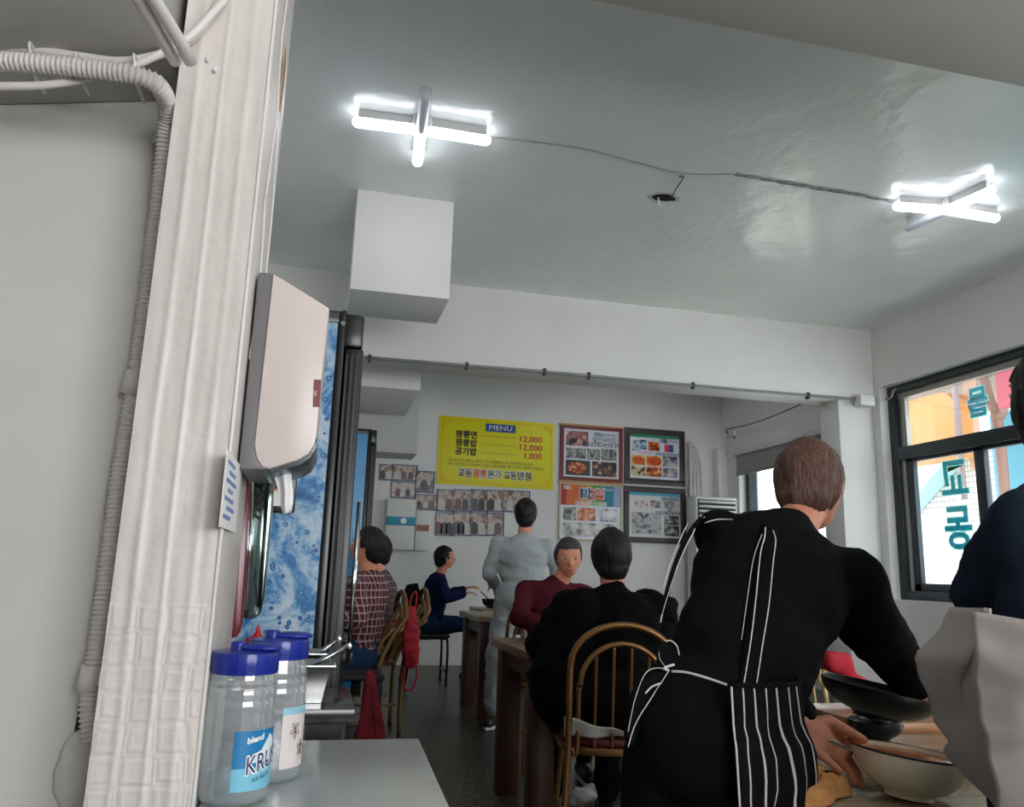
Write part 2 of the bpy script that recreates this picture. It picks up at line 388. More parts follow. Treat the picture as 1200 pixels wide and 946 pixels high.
# soffit over the left wall
zl_ = at(0,124,y=1.44); zr_ = at(205,119,y=1.44); sl = (zr_.z-zl_.z)/(zr_.x-zl_.x); zA = zr_.z+sl*(-.30-zr_.x); zB = zr_.z+sl*(-1.6-zr_.x)
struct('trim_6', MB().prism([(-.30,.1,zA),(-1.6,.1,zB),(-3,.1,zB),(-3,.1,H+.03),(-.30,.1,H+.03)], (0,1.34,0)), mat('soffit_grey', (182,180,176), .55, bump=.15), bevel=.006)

# windows: frames, sashes, panes as separate pieces
def win(name, x, spec, glass, parentlab=None):
    o = None
    for i, (nm, (y0, z0, y1, z1), dx, dd) in enumerate(spec):
        mbb = MB().box(x+dx, y0, z0, x+dx+dd, y1, z1)
        if o is None: o = struct(name, mbb, DARKF, bevel=.004)
        else: mbb.build(nm, DARKF if nm != 'track' else mat('aluminium_track', (150,146,140), .35, metal=.6), o, bevel=.004)
    for (y0, z0, y1, z1), dx in glass:
        MB().box(x+dx, y0, z0, x+dx+.005, y1, z1).build('pane', clear('window_glass', (252,255,254), .04), o)
    return o
fx = 5.22
spec = [('head', (1.9,2.86,6.46,2.93), 0, .12), ('jamb', (6.36,.95,6.46,2.86), 0, .12), ('jamb', (1.85,.95,1.95,2.93), 0, .12),
        ('transom', (1.9,2.22,6.36,2.335), -.01, .13), ('sill', (1.9,.95,6.36,1.03), 0, .12),
        ('mullion', (3.9,2.335,3.98,2.86), 0, .11),
        ('track', (6.30,1.03,6.36,2.22), .02, .05), ('track', (6.27,2.335,6.36,2.85), .03, .05), ('track', (1.95,2.80,6.36,2.86), .02, .05),
        ('sash_stile', (6.22,1.03,6.30,2.22), .03, .05), ('sash_stile', (5.41,1.03,5.51,2.22), .03, .05), ('sash_stile', (4.62,1.03,4.70,2.22), .03, .05),
        ('sash_rail', (4.62,2.19,6.30,2.225), .03, .05), ('sash_stile', (3.2,1.03,3.3,2.22), .03, .05), ('sash_rail', (1.95,1.03,6.3,1.10), .03, .05)]
glass = [((1.95,2.335,6.30,2.86), .07), ((5.49,1.08,6.24,2.20), .055), ((4.68,1.08,5.43,2.20), .055), ((1.95,1.08,4.64,2.20), .055)]
win1 = win('window_1', fx, spec, glass)
MB().box(5.205,4.93,2.275, 5.212,5.0,2.30).build('small_sticker', mat('sticker_grey', (150,155,165), .4), win1)
win2 = win('window_2', fx, [('head', (7.0,2.62,9.15,2.72), 0, .12), ('jamb', (7.0,.95,7.08,2.62), 0, .12), ('jamb', (9.07,.95,9.15,2.62), 0, .12), ('sill', (7.08,.95,9.07,1.03), 0, .12), ('mullion', (8.02,1.03,8.1,2.62), 0, .1)],
           [((7.08,1.03,8.04,2.62), .05), ((8.08,1.03,9.07,2.62), .05)])
# blind cassette and blind in window 2
t = thing('roller_blind', 'grey roller blind rolled up above the far window behind the worker', 'blind', (5.1,8.1,2.6))
MB().box(5.02,6.98,2.60, 5.13,9.1,2.70).build('cassette', mat('cassette_white', (214,214,212), .4), t, bevel=.01)
MB().box(5.06,7.05,2.38, 5.064,9.08,2.62).build('blind_sheet', mat('blind_grey', (150,150,148), .8), t)
MB().box(5.05,7.05,2.35, 5.075,9.08,2.39).build('bottom_bar', mat('bar_grey', (120,120,120), .4), t, bevel=.004)

# mirrored shop lettering stuck on the outer face of the glass (read from the street)
LET = mat('teal_vinyl', (38,150,180), .5); LET.node_tree.nodes['Principled BSDF'].inputs['Transmission Weight'].default_value = .0; LETE = mat('teal_vinyl_edge', (120,205,190), .5)
for M_, c_ in ((LET,(40,160,190)),(LETE,(130,210,200))):           # thin vinyl lets daylight through
    nt = M_.node_tree; tl = nt.nodes.new('ShaderNodeBsdfTranslucent'); tl.inputs[0].default_value = lin(c_); mxs = nt.nodes.new('ShaderNodeMixShader'); mxs.inputs[0].default_value = .6
    ou = nt.nodes['Material Output']; nt.links.new(nt.nodes['Principled BSDF'].outputs[0], mxs.inputs[1]); nt.links.new(tl.outputs[0], mxs.inputs[2]); nt.links.new(mxs.outputs[0], ou.inputs[0])
def glassletter(ch, y, z, size, wdt):
    M = Matrix(((0,0,1,0),(1,0,0,0),(0,1,0,0),(0,0,0,1)))            # x -> +Y: mirrored for someone inside
    M = Matrix.Translation((fx+.079 if z > 2.3 else fx+.064, y, z)) @ M
    o = text(ch, size, LET, 'window_letter', None, M, bold=.008, w=wdt)
    e = text(ch, size, LETE, 'letter_outline', None, Matrix.Translation((.002,0,0)) @ M, bold=.015, w=wdt*1.04)
    e.parent = o
    return o
tag(glassletter('물', 5.47, 2.59, .27, .215), 'teal Korean letter stuck on the upper window pane', 'letter')
tag(glassletter('교', 5.78, 1.965, .40, .30), 'large teal Korean letter on the lower left pane', 'letter')
tag(glassletter('동', 5.78, 1.55, .40, .30), 'teal letter below the large one, partly behind the person in navy', 'letter')

# ---------------------------------------------------------------- outside the windows
struct('ground_outside', MB().box(XR+.3,-8,-.4, 20,20,-.3), mat('pale_concrete', (205,204,200), .9))
TILE = mat('small_white_tiles', (232,228,224), .4); nodes, links, b = N(TILE)
tc = nodes.new('ShaderNodeTexCoord'); br = nodes.new('ShaderNodeTexBrick'); br.offset = 0; br.inputs['Scale'].default_value = 1
br.inputs['Brick Width'].default_value = .075; br.inputs['Row Height'].default_value = .075; br.inputs['Mortar Size'].default_value = .008
br.inputs['Color1'].default_value = lin((236,232,228)); br.inputs['Color2'].default_value = lin((226,222,220)); br.inputs['Mortar'].default_value = lin((158,150,146))
mp = nodes.new('ShaderNodeMapping'); mp.inputs['Rotation'].default_value = (0,R90,R90); links.new(tc.outputs['Object'], mp.inputs[0])
cx = nodes.new('ShaderNodeSeparateXYZ'); cy = nodes.new('ShaderNodeCombineXYZ'); links.new(tc.outputs['Object'], cx.inputs[0]); links.new(cx.outputs[1], cy.inputs[0]); links.new(cx.outputs[2], cy.inputs[1])
links.new(cy.outputs[0], br.inputs['Vector']); links.new(br.outputs['Color'], b.inputs['Base Color'])
bl = thing('tiled_building', 'building across the street faced with small white square tiles', 'building', (8.6,8,-.3))
MB().box(8.6,4,-.3, 11,16,2.9).build('tiled_wall', TILE, bl)
a1 = [at(1070,530,x=8.58), at(1125,528,x=8.58), at(1125,548,x=8.58), at(1073,606,x=8.58)]
MB().prism([(p.x-.3, p.y, p.z) for p in a1], (.3,0,0)).build('awning_panel', mat('pale_cyan_awning', (176,216,222), .6), bl)
p0 = at(1172,505,x=8.5); p1 = at(1200,620,x=8.5)
MB().box(8.35,p1.y-1.2,-.3, 8.6,p0.y,p0.z+.2).build('blue_door', mat('blue_door', (86,170,196), .5), bl)
og = thing('orange_sign_box', 'plain orange panel with a rounded corner outside the upper pane', 'sign', (7.0,8.5,2))
q0, q1 = at(1055,470,x=7.0), at(1118,468,x=7.0)
q2 = at(1118,525,x=7.0)
pts = [(7.0,q0.y+.2,q2.z-.1), (7.0,q2.y,q2.z-.1)]; zt = q1.z+.12; yr = q1.y
for i in range(7):
    t_ = R90*i/6; pts.append((7.0, yr+.22-.22*math.cos(t_), zt-.22+.22*math.sin(t_)))
pts.append((7.0,q0.y+.2,zt+.0))
MB().prism(pts, (.25,0,0)).build('orange_panel', mat('orange_panel', (216,146,80), .5), og)
MB().tube([(6.97,q1.y-.06,q2.z-.6),(6.97,q1.y-.06,zt+.3)], .035, 10).build('grey_post', mat('post_mauve', (150,130,132), .5), og)
sg = thing('salmon_signboard', 'salmon and white signboard beyond the teal letter on the upper pane', 'sign', (7.3,7.2,2.5))
r0, r1 = at(1128,450,x=7.3), at(1142,520,x=7.3)
MB().box(7.3,r1.y,r1.z-.3, 7.4,r0.y,r0.z+.35).build('salmon_board', mat('salmon', (228,184,160), .6), sg)
rr0, rr1 = at(1166,440,x=7.25), at(1200,472,x=7.25)
rp = MB().box(7.25,rr1.y-.2,rr1.z, 7.33,rr0.y,rr0.z+.1).build('hanging_banner', mat('rose_red', (206,92,110), .6)); tag(rp, 'rose red banner seen through the upper pane beside the dark head', 'banner')
tr = thing('bare_street_tree', 'pinkish bare tree trunk seen through the upper pane', 'tree', (7.8,6.5,-.3))
tp = at(1170,500,x=7.8); tq = at(1152,440,x=7.8)
MB().tube(smoothpath([(7.8,tp.y,-.3),(7.8,tp.y,1.5),tuple(tp),tuple(at(1160,470,x=7.8)),tuple(tq)]), .06, 10).build('trunk', mat('bark', (176,140,128), .9, bump=.4), tr, smooth=True)
MB().tube([tuple(at(1172,490,x=7.8)),tuple(at(1190,450,x=7.8)),tuple(at(1196,420,x=7.8))], [.05,.04,.03], 8).build('branch', MATS['bark'], tr, smooth=True)
# eave above the orange panel
ev = MB().box(6.6,3.5,3.62, 9.5,14,3.72).build('canopy_roof', mat('eave_brown', (150,128,118), .7)); tag(ev, 'brownish street canopy above the orange panel outside', 'canopy')

# ================================================================= CEILING THINGS
TUBE = emis('lit_diffuser', (238,244,255), 6); OFFT = mat('unlit_diffuser', (215,220,228), .3)
def lamp(label, c, arms, off):
    t = thing('cross_ceiling_lamp', label, 'lamp', (c.x,c.y,H), 'cross shaped ceiling lamps')
    zc = H-.072
    MB().box(c.x-.05,c.y-.05,zc, c.x+.05,c.y+.05,H+.01).build('housing', WHITE, t, bevel=.01)
    for i, e in enumerate(arms):
        d = V((e.x-c.x, e.y-c.y, 0)); L = d.length; d.normalize(); a, b = V((c.x,c.y,zc))+d*.012, V((c.x,c.y,zc))+d*(L-.03)
        MB().cap(a, b, .031, n=16).build('light_bar', OFFT if i == off else TUBE, t, smooth=True)
        s = V((-d.y,d.x,0))*.03
        MB().prism([q_+V((0,0,.012)) for q_ in (a+s, a-s, b-s, b+s)], (0,0,.058)).build('base_channel', mat('lamp_channel', (205,204,204), .5), t, bevel=.003)
    return t
zl = H-.072
lamp('lit cross shaped ceiling lamp above the square ceiling block', at(493.5,152,z=zl), [at(413,142,z=zl), at(575,165,z=zl), at(489,192,z=zl), at(499,110,z=zl)], 3)
lamp('lit cross shaped ceiling lamp on the right side near the windows', at(1109,246,z=zl), [at(1047,241,z=zl), at(1170,256,z=zl), at(1166,221,z=zl), at(1062,268,z=zl)], 3)
c3 = V((1.2,-.6,0))  # unseen extra lamp, added to brighten the front of the room
lamp('added fill light shaped as a cross ceiling lamp behind the viewer, out of the picture', c3, [c3+V((.4,0,0)), c3-V((.4,0,0)), c3+V((0,.4,0)), c3-V((0,.4,0))], -1)
for k_, c3 in enumerate((V((3.6,8.1,0)), V((3.9,.3,0)))):  # two more unseen lamps, added to brighten the rear bay and right front
    lamp(('added fill light shaped as a cross ceiling lamp in the rear bay, hidden by the beam','added fill light shaped as a cross ceiling lamp over the right front, out of the picture')[k_], c3, [c3+V((.4,0,0)), c3-V((.4,0,0)), c3+V((0,.4,0)), c3-V((0,.4,0))], -1)
# wires on the ceiling
WIRE = mat('painted_wire', (150,152,150), .5)
wpts = [(575,161),(630,167),(690,176),(745,190),(800,203),(862,204)]
o = MB().tube(smoothpath([at(x, y, z=H-.018)+V((0,0,.003*noise.noise(V((x*.05,0,0))))) for x, y in wpts]), .004, 6).build('ceiling_wire', WIRE, smooth=True); tag(o, 'thin white painted wire from the left cross lamp to the ceiling hole', 'wire')
o = thing('twisted_ceiling_cable', 'loose grey twisted cable running along the ceiling to the right lamp', 'cable', tuple(at(862,204,z=H)))
for k in range(3):
    pp = smoothpath([at(x, y, z=H-.012)+V((0,0,.0)) for x, y in [(862,204),(905,211),(950,219),(1000,227),(1048,236)]], 14)
    pp = [p+V((0,.014*math.sin(i*.35+k*2.1),.006*math.cos(i*.35+k*2.1))) for i, p in enumerate(pp)]
    MB().tube(pp, .0045, 6).build('strand', mat('grey_strand', (118,118,116), .5) if k else WIRE, o, smooth=True)
hc = at(778,230,z=H-.002)
o = thing('ceiling_hole', 'small broken black hole in the ceiling with wires hanging out', 'hole', tuple(hc))
pts = [(hc.x+.11*math.cos(a_)*(1+.35*noise.noise(V((a_*2,0,0)))), hc.y+.07*math.sin(a_)*(1+.4*noise.noise(V((a_*2,5,0)))), H-.012) for a_ in [2*PI*i/18 for i in range(18)]]
MB().prism(pts, (0,0,.01)).build('broken_edge', mat('raw_plaster', (200,200,196), .9), o)
pts = [(hc.x+(p[0]-hc.x)*.72, hc.y+(p[1]-hc.y)*.6, H-.016) for p in pts]
MB().prism(pts, (0,0,.012)).build('hole_shade', mat('hole_shade_black', (14,14,14), 1), o)  # flat black patch under the ceiling; the hole's shade is its colour
MB().tube(smoothpath([hc+V((.05,0,-.01)), at(792,222,z=H-.05), at(801,208,z=H-.03), at(796,207,z=H-.01)]), .004, 6).build('wire', BLACKM, o, smooth=True)
MB().tube(smoothpath([hc+V((-.04,0,-.01)), hc+V((-.02,.02,-.06)), hc+V((.03,.01,-.04)), hc+V((.06,-.02,-.07))]), .005, 6).build('wire', WHITE, o, smooth=True)
# hanging ceiling block
z0 = at(407,338,y=at(419,220,z=H).y).z
sA, sB = at(419,220,z=H), at(536,234,z=H)
yb_ = at(511,380,z=z0).y
struct('trim_7', MB().box(sA.x,sA.y,z0, at(523,355,y=sA.y).x+.02,yb_,H+.03), mat('block_white', (226,224,222), .45, bump=.3, bscale=12), bevel=.008)
# blocks in the rear bay
q0 = at(500,437,y=7.6); q1 = at(488,457,y=7.6)
struct('trim_8', MB().box(XL,7.6,2.79, .86,9.0,H+.03), WALL, bevel=.008)
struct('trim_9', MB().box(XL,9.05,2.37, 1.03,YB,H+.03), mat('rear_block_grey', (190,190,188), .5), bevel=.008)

# conduit along the beam
ct = thing('beam_conduit', 'thin grey conduit pipe clipped along the lower edge of the white beam', 'pipe', (1,6.5,2.8))
yb = 6.50
MB().tube([at(x, y, y=yb)+V((0,0,.0)) for x, y in [(428,419),(540,428),(640,436),(760,447),(880,458),(1005,468)]], .014, 8).build('pipe_run', mat('conduit_grey', (140,142,142), .4), ct, smooth=True)
for x, y in [(433,420),(547,429),(638,436),(690,440.6),(812,452),(947,464)]:
    p = at(x, y, y=yb); MB().box(p.x-.012,yb-.02,p.z-.03, p.x+.012,yb+.03,p.z+.03).build('clip', mat('clip_dark', (60,60,60), .5), ct, bevel=.003)
p = at(1012,470,y=6.47)
o = MB().box(p.x-.07,6.42,p.z-.05, p.x+.09,6.52,p.z+.05).build('junction_box', WHITE, bevel=.008); tag(o, 'small white junction box at the beam corner above the column', 'box')
o = MB().tube(smoothpath([at(1022,467,y=6.5), at(1036,468,y=6.49), at(1044,466,x=XR-.012), at(1047,458,x=XR-.012), at(1050,456,x=XR-.012)], 6), .008, 8).build('wall_cable', WIRE, smooth=True); tag(o, 'short cable looping from junction box to the window frame corner', 'cable')
camcable = smoothpath([at(853,508,y=9.24), at(853,503,y=9.15), at(880,497,y=8.6), at(910,486,y=7.8), at(945,471,y=6.95)], 6)
o = thing('security_camera', 'white dome security camera high in the far right corner', 'camera', tuple(at(862,506,y=9.3)))
p = at(862,510,y=9.28)
MB().box(p.x-.07,9.2,p.z-.03, p.x+.09,9.42,p.z+.06).build('body', WHITE, o, bevel=.015)
MB().ell((p.x,9.24,p.z-.03), (.05,.05,.05)).build('dome', BLACK, o, smooth=True)
MB().tube(camcable, .008, 8).build('cable', mat('dark_wire', (110,112,112), .5), o, smooth=True)

# ================================================================= BACK WALL THINGS
YW = YB-.006
RED = mat('print_red', (205,52,40), .5); INK = mat('print_ink', (24,24,30), .5); YEL = mat('banner_yellow', (236,226,6), .45); BLU = mat('print_blue', (22,84,150), .5); NAVY = mat('print_navy', (26,36,84), .5)
WHT = mat('print_white', (238,238,240), .5); ORG = mat('print_orange', (226,140,20), .5); PNK = mat('print_pink', (226,60,80), .5)
mn = thing('menu_banner', 'yellow menu banner with Korean dishes and red prices on the back wall', 'sign', (2.06,YW,2.1))
mx0, mx1, mz0, mz1 = 1.338, 2.81, 2.10, 2.942
MB().box(mx0,YW-.006,mz0, mx1,YW,mz1).build('banner_sheet', YEL, mn, bevel=.001)
def mp_(u, v): return V((mx0+u*(mx1-mx0), YW-.0085, mz1-v*(mz1-mz0)))         # u,v fractions from the top left
def mtext(s, u, v, size, m, wdt, bold=0, nm='lettering', al='CENTER'):
    return text(s, size, m, nm, mn, facecam(mp_(u, v)), bold=bold, w=wdt, align=al)
p, q_ = mp_(.395,.07), mp_(.655,.19)
MB().box(p.x,YW-.009,q_.z, q_.x,YW-.005,p.z).build('title_plate', BLU, mn, bevel=.001)
text('MENU', .085, WHT, 'lettering', mn, facecam(mp_(.525,.13)+V((0,-.002,0))), bold=0, w=.29)
for s, v_, pr in (('짬뽕면', .265, '12,000'), ('짬뽕밥', .39, '12,000'), ('공기밥', .515, '1,000')):
    mtext(s, .235, v_, .1, INK, .27, .0035)
    mtext('· '*13, .52, v_, .08, INK, .42, .002, nm='dot_leader')['kind'] = 'stuff'
    mtext(pr, .79 if len(pr) > 5 else .81, v_+.005, .1, RED, .29 if len(pr) > 5 else .225, .002)
mtext('우리 업소에서 사용하는 돼지고기, 면, 김치(배추)는 모두 국내산만을 취급하며', .45, .645, .04, INK, 1.06)
mtext('특히 교동반점은 국내산의에서 갓 좋은 것 좋은 원료를 선별 구입하여 사용하여 조리합니다', .50, .70, .04, INK, 1.2)
for s, u, wdt, m_ in (('교동', .235, .17, NAVY), ('짬뽕', .36, .17, PNK), ('본가', .485, .17, BLU), ('교동', .62, .16, INK), ('반점', .745, .17, NAVY)):
    text(s, .115, WHT, 'letter_outline', mn, facecam(mp_(u,.83)+V((0,.0008,0))), bold=.011, w=wdt*1.04)
    mtext(s, u, .83, .115, m_, wdt, .002)
fb = MB()
for (u0, v0, u1, v1) in ((.1,.045,.9,.049),(.1,.951,.9,.955),(.028,.13,.0305,.87),(.9695,.13,.972,.87)):
    p, q_ = mp_(u0, v0), mp_(u1, v1); fb.box(p.x,YW-.008,q_.z, q_.x,YW-.0055,p.z)
for sx in (0,1):
    for sz in (0,1):
        for k in range(3):
            for hv in (0,1):
                u0 = .03+.025*k if hv else .03; ln = .075-.0*k
                if hv: a_, b_ = (u0, .05), (u0+.0025, .05+.13-.035*k)
                else: a_, b_ = (.03, .05+.04*k), (.03+.075-.02*k, .05+.04*k+.0045)
                ua, ub = (a_[0], b_[0]) if not sx else (1-b_[0], 1-a_[0]); va, vb = (a_[1], b_[1]) if not sz else (1-b_[1], 1-a_[1])
                p, q_ = mp_(ua, va), mp_(ub, vb); fb.box(p.x,YW-.0085,q_.z, q_.x,YW-.0055,p.z)
fb.build('border_print', ORG, mn)

def poster(name, label, x0, z0, x1, z1, fcol, fw, sheet=(226,230,240), group=None):
    t = thing(name, label, 'poster', ((x0+x1)/2,YW,z0), group)
    fm = mat('frame_%d_%d_%d' % fcol, fcol, .4)
    for b_ in ((x0,z0,x1,z0+fw),(x0,z1-fw,x1,z1),(x0,z0+fw,x0+fw,z1-fw),(x1-fw,z0+fw,x1,z1-fw)):
        MB().box(b_[0],YW-.028,b_[1], b_[2],YW,b_[3]).build('frame_rail', fm, t, bevel=.004)
    MB().box(x0+fw,YW-.012,z0+fw, x1-fw,YW-.002,z1-fw).build('print_sheet', mat('sheet_%d_%d_%d' % sheet, sheet, .35), t)
    def P(u, v): return V((x0+fw+u*(x1-x0-2*fw), YW-.0135, z1-fw-v*(z1-z0-2*fw)))
    def rect(u0, v0, u1, v1, m, nm='printed_photo', dy=0):
        a_, b_ = P(u0, v0), P(u1, v1); MB().box(a_.x,YW-.0135-dy,b_.z, b_.x,YW-.011,a_.z).build(nm, m, t)
    def tx(s, u, v, size, m, wdt, bold=0): text(s, size, m, 'lettering', t, facecam(P(u, v)+V((0,-.002,0))), bold=bold, w=wdt)
    return t, P, rect, tx
GR = [(40,40,40),(110,110,108),(190,188,184),(70,66,62)]
FD = [(60,40,30),(170,60,36),(226,130,70),(240,196,150)]
t, P, rect, tx = poster('framed_poster', 'red framed poster of black and white food photos right of the menu', 2.885,2.228,3.725,2.945,(120,32,32),.05)
MB().box(2.865,YW-.03,2.935, 3.745,YW,2.955).build('wood_rail', mat('rail_wood', (196,150,96), .5), t); MB().box(2.865,YW-.03,2.21, 3.745,YW,2.23).build('wood_rail', MATS['rail_wood'], t)
rect(.04,.05,.44,.35, photo('ph1', [(44,48,46),(96,92,90),(206,120,116),(214,214,214)], 16, 1)); rect(.05,.40,.40,.62, photo('ph2', GR, 14, 2)); rect(.42,.40,.66,.62, photo('ph3', GR, 20, 3)); rect(.68,.38,.96,.62, photo('ph4', GR+[(214,170,180)], 16, 4))
rect(.04,.65,.48,.96, mat('dark_photo', (58,54,52), .4)); rect(.51,.65,.96,.96, photo('ph5', [(40,40,42),(60,58,56),(150,90,70),(220,216,210)], 12, 5))
c_ = P(.24,.81); MB().lathe([(.001,0),(.15,0),(.15,.003),(.001,.003)], c_+V((0,-.001,0)), 28, Matrix.Rotation(R90,3,'X') @ Matrix.Diagonal((1,.62,1))).build('printed_bowl', mat('bowl_black', (30,28,28), .4), t)
MB().lathe([(.001,0),(.125,0),(.125,.003),(.001,.003)], c_+V((.0,-.005,0)), 28, Matrix.Rotation(R90,3,'X') @ Matrix.Diagonal((1,.6,1))).build('printed_soup', photo('soup', FD, 26, 6), t)
tx('KBS⊙', .63,.09,.07,BLU,.12,.002); tx('생생정보통', .82,.095,.045,INK,.16); tx('달인사이드', .74,.21,.085,INK,.32,.001); tx('안효강릉교동반점 본점', .72,.31,.06,INK,.44,.001)
t, P, rect, tx = poster('framed_poster', 'dark framed poster with green top strip and orange soup photos', 3.75,2.235,4.59,2.965,(66,52,54),.075)
rect(0,0,1,.07, mat('print_green', (34,140,100), .5), 'colour_strip'); 
rect(.05,.15,.2,.38, photo('ph6', [(120,160,180),(210,220,230),(60,100,90)], 18, 7)); rect(.2,.13,.34,.34, photo('ph7', [(50,70,90),(130,170,200),(230,236,240)], 18, 8)); rect(.37,.16,.6,.36, photo('ph8', FD, 22, 9))
rect(.7,.2,.79,.37, PNK, 'logo_block'); rect(.79,.2,.88,.37, BLU, 'logo_block'); tx('OBS', .69,.13,.07,NAVY,.1,.003); tx('생방송오늘', .87,.13,.045,INK,.14)
tx('안성교동짬뽕', .3,.425,.03,PNK,.2); tx('안효강릉교동반점본점', .76,.435,.05,NAVY,.34,.001)
for i, (u0, v0, u1, v1, m_) in enumerate(((.03,.48,.31,.71,photo('ph9', [(226,190,90),(240,214,140),(190,80,60)], 9, 11)),(.33,.48,.64,.71,photo('ph10', [(238,200,80),(230,160,70),(244,220,150)], 9, 12)),(.66,.47,.96,.71,photo('ph11', [(60,62,70),(190,190,198),(226,222,226)], 7, 13)),(.03,.73,.31,.94,photo('ph12', [(90,60,50),(220,200,150),(240,230,200),(60,50,50)], 12, 14)),(.33,.73,.64,.94,photo('ph13', FD, 16, 15)),(.66,.73,.96,.94,photo('ph14', [(44,44,50),(150,150,156),(222,220,222)], 9, 16)))):
    rect(u0, v0, u1, v1, m_)
for uc, vc, rr in ((.17,.595,.085),(.49,.595,.1)):
    MB().lathe([(.001,0),(rr,0),(rr,.003),(.001,.003)], P(uc, vc)+V((0,-.002,0)), 24, Matrix.Rotation(R90,3,'X') @ Matrix.Diagonal((1,.62,1))).build('printed_soup', photo('soup2', [(190,60,30),(222,96,44),(236,140,80)], 40, 17), t)
t, P, rect, tx = poster('framed_poster', 'rainbow striped poster below the red framed one', 2.885,1.49,3.72,2.2,(214,196,150),.018)
for u0, u1, c in ((0,.1,(178,36,46)),(.1,.33,(222,110,46)),(.33,.53,(226,158,52)),(.53,.71,(70,160,58)),(.71,.88,(28,138,160)),(.88,1,(160,170,214))):
    rect(u0, 0, u1, .38, mat('stripe_%d' % int(u0*100), c, .45), 'colour_stripe', .001)
tx('KBS⊙', .11,.06,.06,WHT,.1,.002); tx('해피선데이', .78,.07,.04,WHT,.14)
for s, u, m_ in (('1', .34, BLU), ('박', .42, BLU), ('2', .52, PNK), ('일', .64, mat('print_redpink', (236,80,70), .5))):
    text(s, .17, WHT, 'letter_outline', t, facecam(P(u,.18)+V((0,-.0025,0))), bold=.012); text(s, .16, m_, 'lettering', t, facecam(P(u,.18)+V((0,-.004,0))), bold=.003)
tx('안효강릉교동반점 안성교동짬뽕', .5,.345,.06,WHT,.42,.002)
rect(.28,.42,.58,.66, photo('ph15', FD, 20, 18)); rect(.6,.42,.93,.66, photo('ph16', [(60,60,64),(210,210,214),(236,236,238)], 10, 19)); rect(.05,.42,.26,.66, photo('ph17', GR, 16, 20)); rect(.05,.7,.95,.95, photo('ph18', [(90,84,80),(190,186,180),(226,222,220)], 10, 21))
t, P, rect, tx = poster('framed_poster', 'dark framed poster with a cyan top strip, lower right of the four', 3.745,1.495,4.59,2.205,(64,54,54),.07,(214,216,218))
rect(0,0,1,.07, mat('print_cyan', (70,168,190), .5), 'colour_strip')
rect(.1,.2,.36,.35, photo('ph19', [(216,216,218),(216,190,190),(90,90,90)], 20, 22)); rect(.42,.17,.62,.34, photo('ph20', GR, 22, 23)); rect(.68,.5,.97,.7, photo('ph21', [(40,42,44),(90,88,84),(210,208,206)], 10, 24)); rect(.68,.72,.97,.95, photo('ph22', [(30,32,34),(60,60,60),(200,196,190)], 10, 25)); rect(.05,.45,.62,.93, photo('ph23', [(120,120,122),(190,190,192),(60,60,62)], 9, 26))
tx('KBS⊙ 생생정보', .8,.13,.05,BLU,.24,.001); tx('살맛', .78,.25,.09,INK,.14,.001); tx('남', .79,.36,.07,INK,.05,.001); tx('안효강릉교동반점', .76,.45,.05,NAVY,.36,.001)

# snapshots pinned on the back wall (zoom coordinates of the photo, 5.4545 per pixel from (420,520))
SN = [(135,132,212,236,'of two people seated, leftmost on the wall'),(216,135,363,241,'of a group round a table, upper row left'),(210,245,357,350,'of a group in dark clothes, just above the white box'),
      (367,175,472,315,'of a man in black top and pale trousers standing'),(362,325,497,425,'of four people in a row under the standing man'),(503,293,605,435,'of a couple, the man in white shirt'),
      (608,293,712,435,'of two people below a white wall, right of the couple'),(715,293,815,435,'in the upper row, third from the couple'),(818,296,918,438,'in the upper row, fourth from the couple'),(921,300,1085,442,'in the upper row, rightmost'),
      (495,440,600,590,'of three people leaning together, lower row'),(603,440,710,590,'of a seated group in dark coats, lower row'),(713,440,815,590,'in the lower row, third from the left'),(818,442,918,592,'in the lower row, fourth from the left')]
for i, (a_, b_, c_, d_, lb) in enumerate(SN):
    p = at(420+a_/5.4545, 520+b_/5.4545, y=YW); q_ = at(420+c_/5.4545, 520+d_/5.4545, y=YW)
    p2 = at(420+c_/5.4545, 520+b_/5.4545, y=YW); zt = (p.z+p2.z)/2; zb = zt-(p.z-at(420+a_/5.4545, 520+d_/5.4545, y=YW).z)
    t = thing('snapshot', 'small snapshot '+lb, 'photo', ((p.x+q_.x)/2,YW,zb), 'snapshots on the back wall')
    MB().box(p.x,YW-.008,zb, q_.x+.02,YW,zt).build('blue_backing', mat('backing_blue', (52,74,120), .4), t)
    rr = random.Random(i); base = [(126,110,104),(150,132,122),(172,160,150),(118,120,112)][i%4]
    M1 = photo('snap%d' % i, [(96,84,80), base, (196,184,176), (150,110,100)], 9, i+30)
    MB().box(p.x+.012,YW-.011,zb+.015, q_.x,YW-.006,zt-.012).build('print', M1, t)
    nP = 3 if i in (1,4,10,11) else 2 if i != 3 else 1; wd = q_.x-p.x; hh = zt-zb
    for k in range(nP):                                     # the printed figures: head and clothes, flat ink on the print
        xx = p.x+wd*(k+.7)/(nP+.4); sz = hh*.1
        cl = [(44,42,46),(196,192,190),(112,78,76),(74,76,88)][(i+k)%4]
        bd = [(xx-sz*1.5,YW-.0125,zb+.02),(xx+sz*1.5,YW-.0125,zb+.02),(xx+sz*1.4,YW-.0125,zb+hh*.5),(xx+sz*.5,YW-.0125,zb+hh*.58),(xx-sz*.5,YW-.0125,zb+hh*.58),(xx-sz*1.4,YW-.0125,zb+hh*.5)]
        MB().prism(bd, (0,.002,0)).build('printed_figure', mat('ink_%d_%d_%d' % cl, cl, .4), t)
        MB().lathe([(.001,0),(sz*.75,0),(sz*.75,.002),(.001,.002)], (xx,YW-.0125,zb+hh*.68), 12, Matrix.Rotation(-R90,3,'X')).build('printed_face', mat('ink_face', (206,160,140), .4), t)
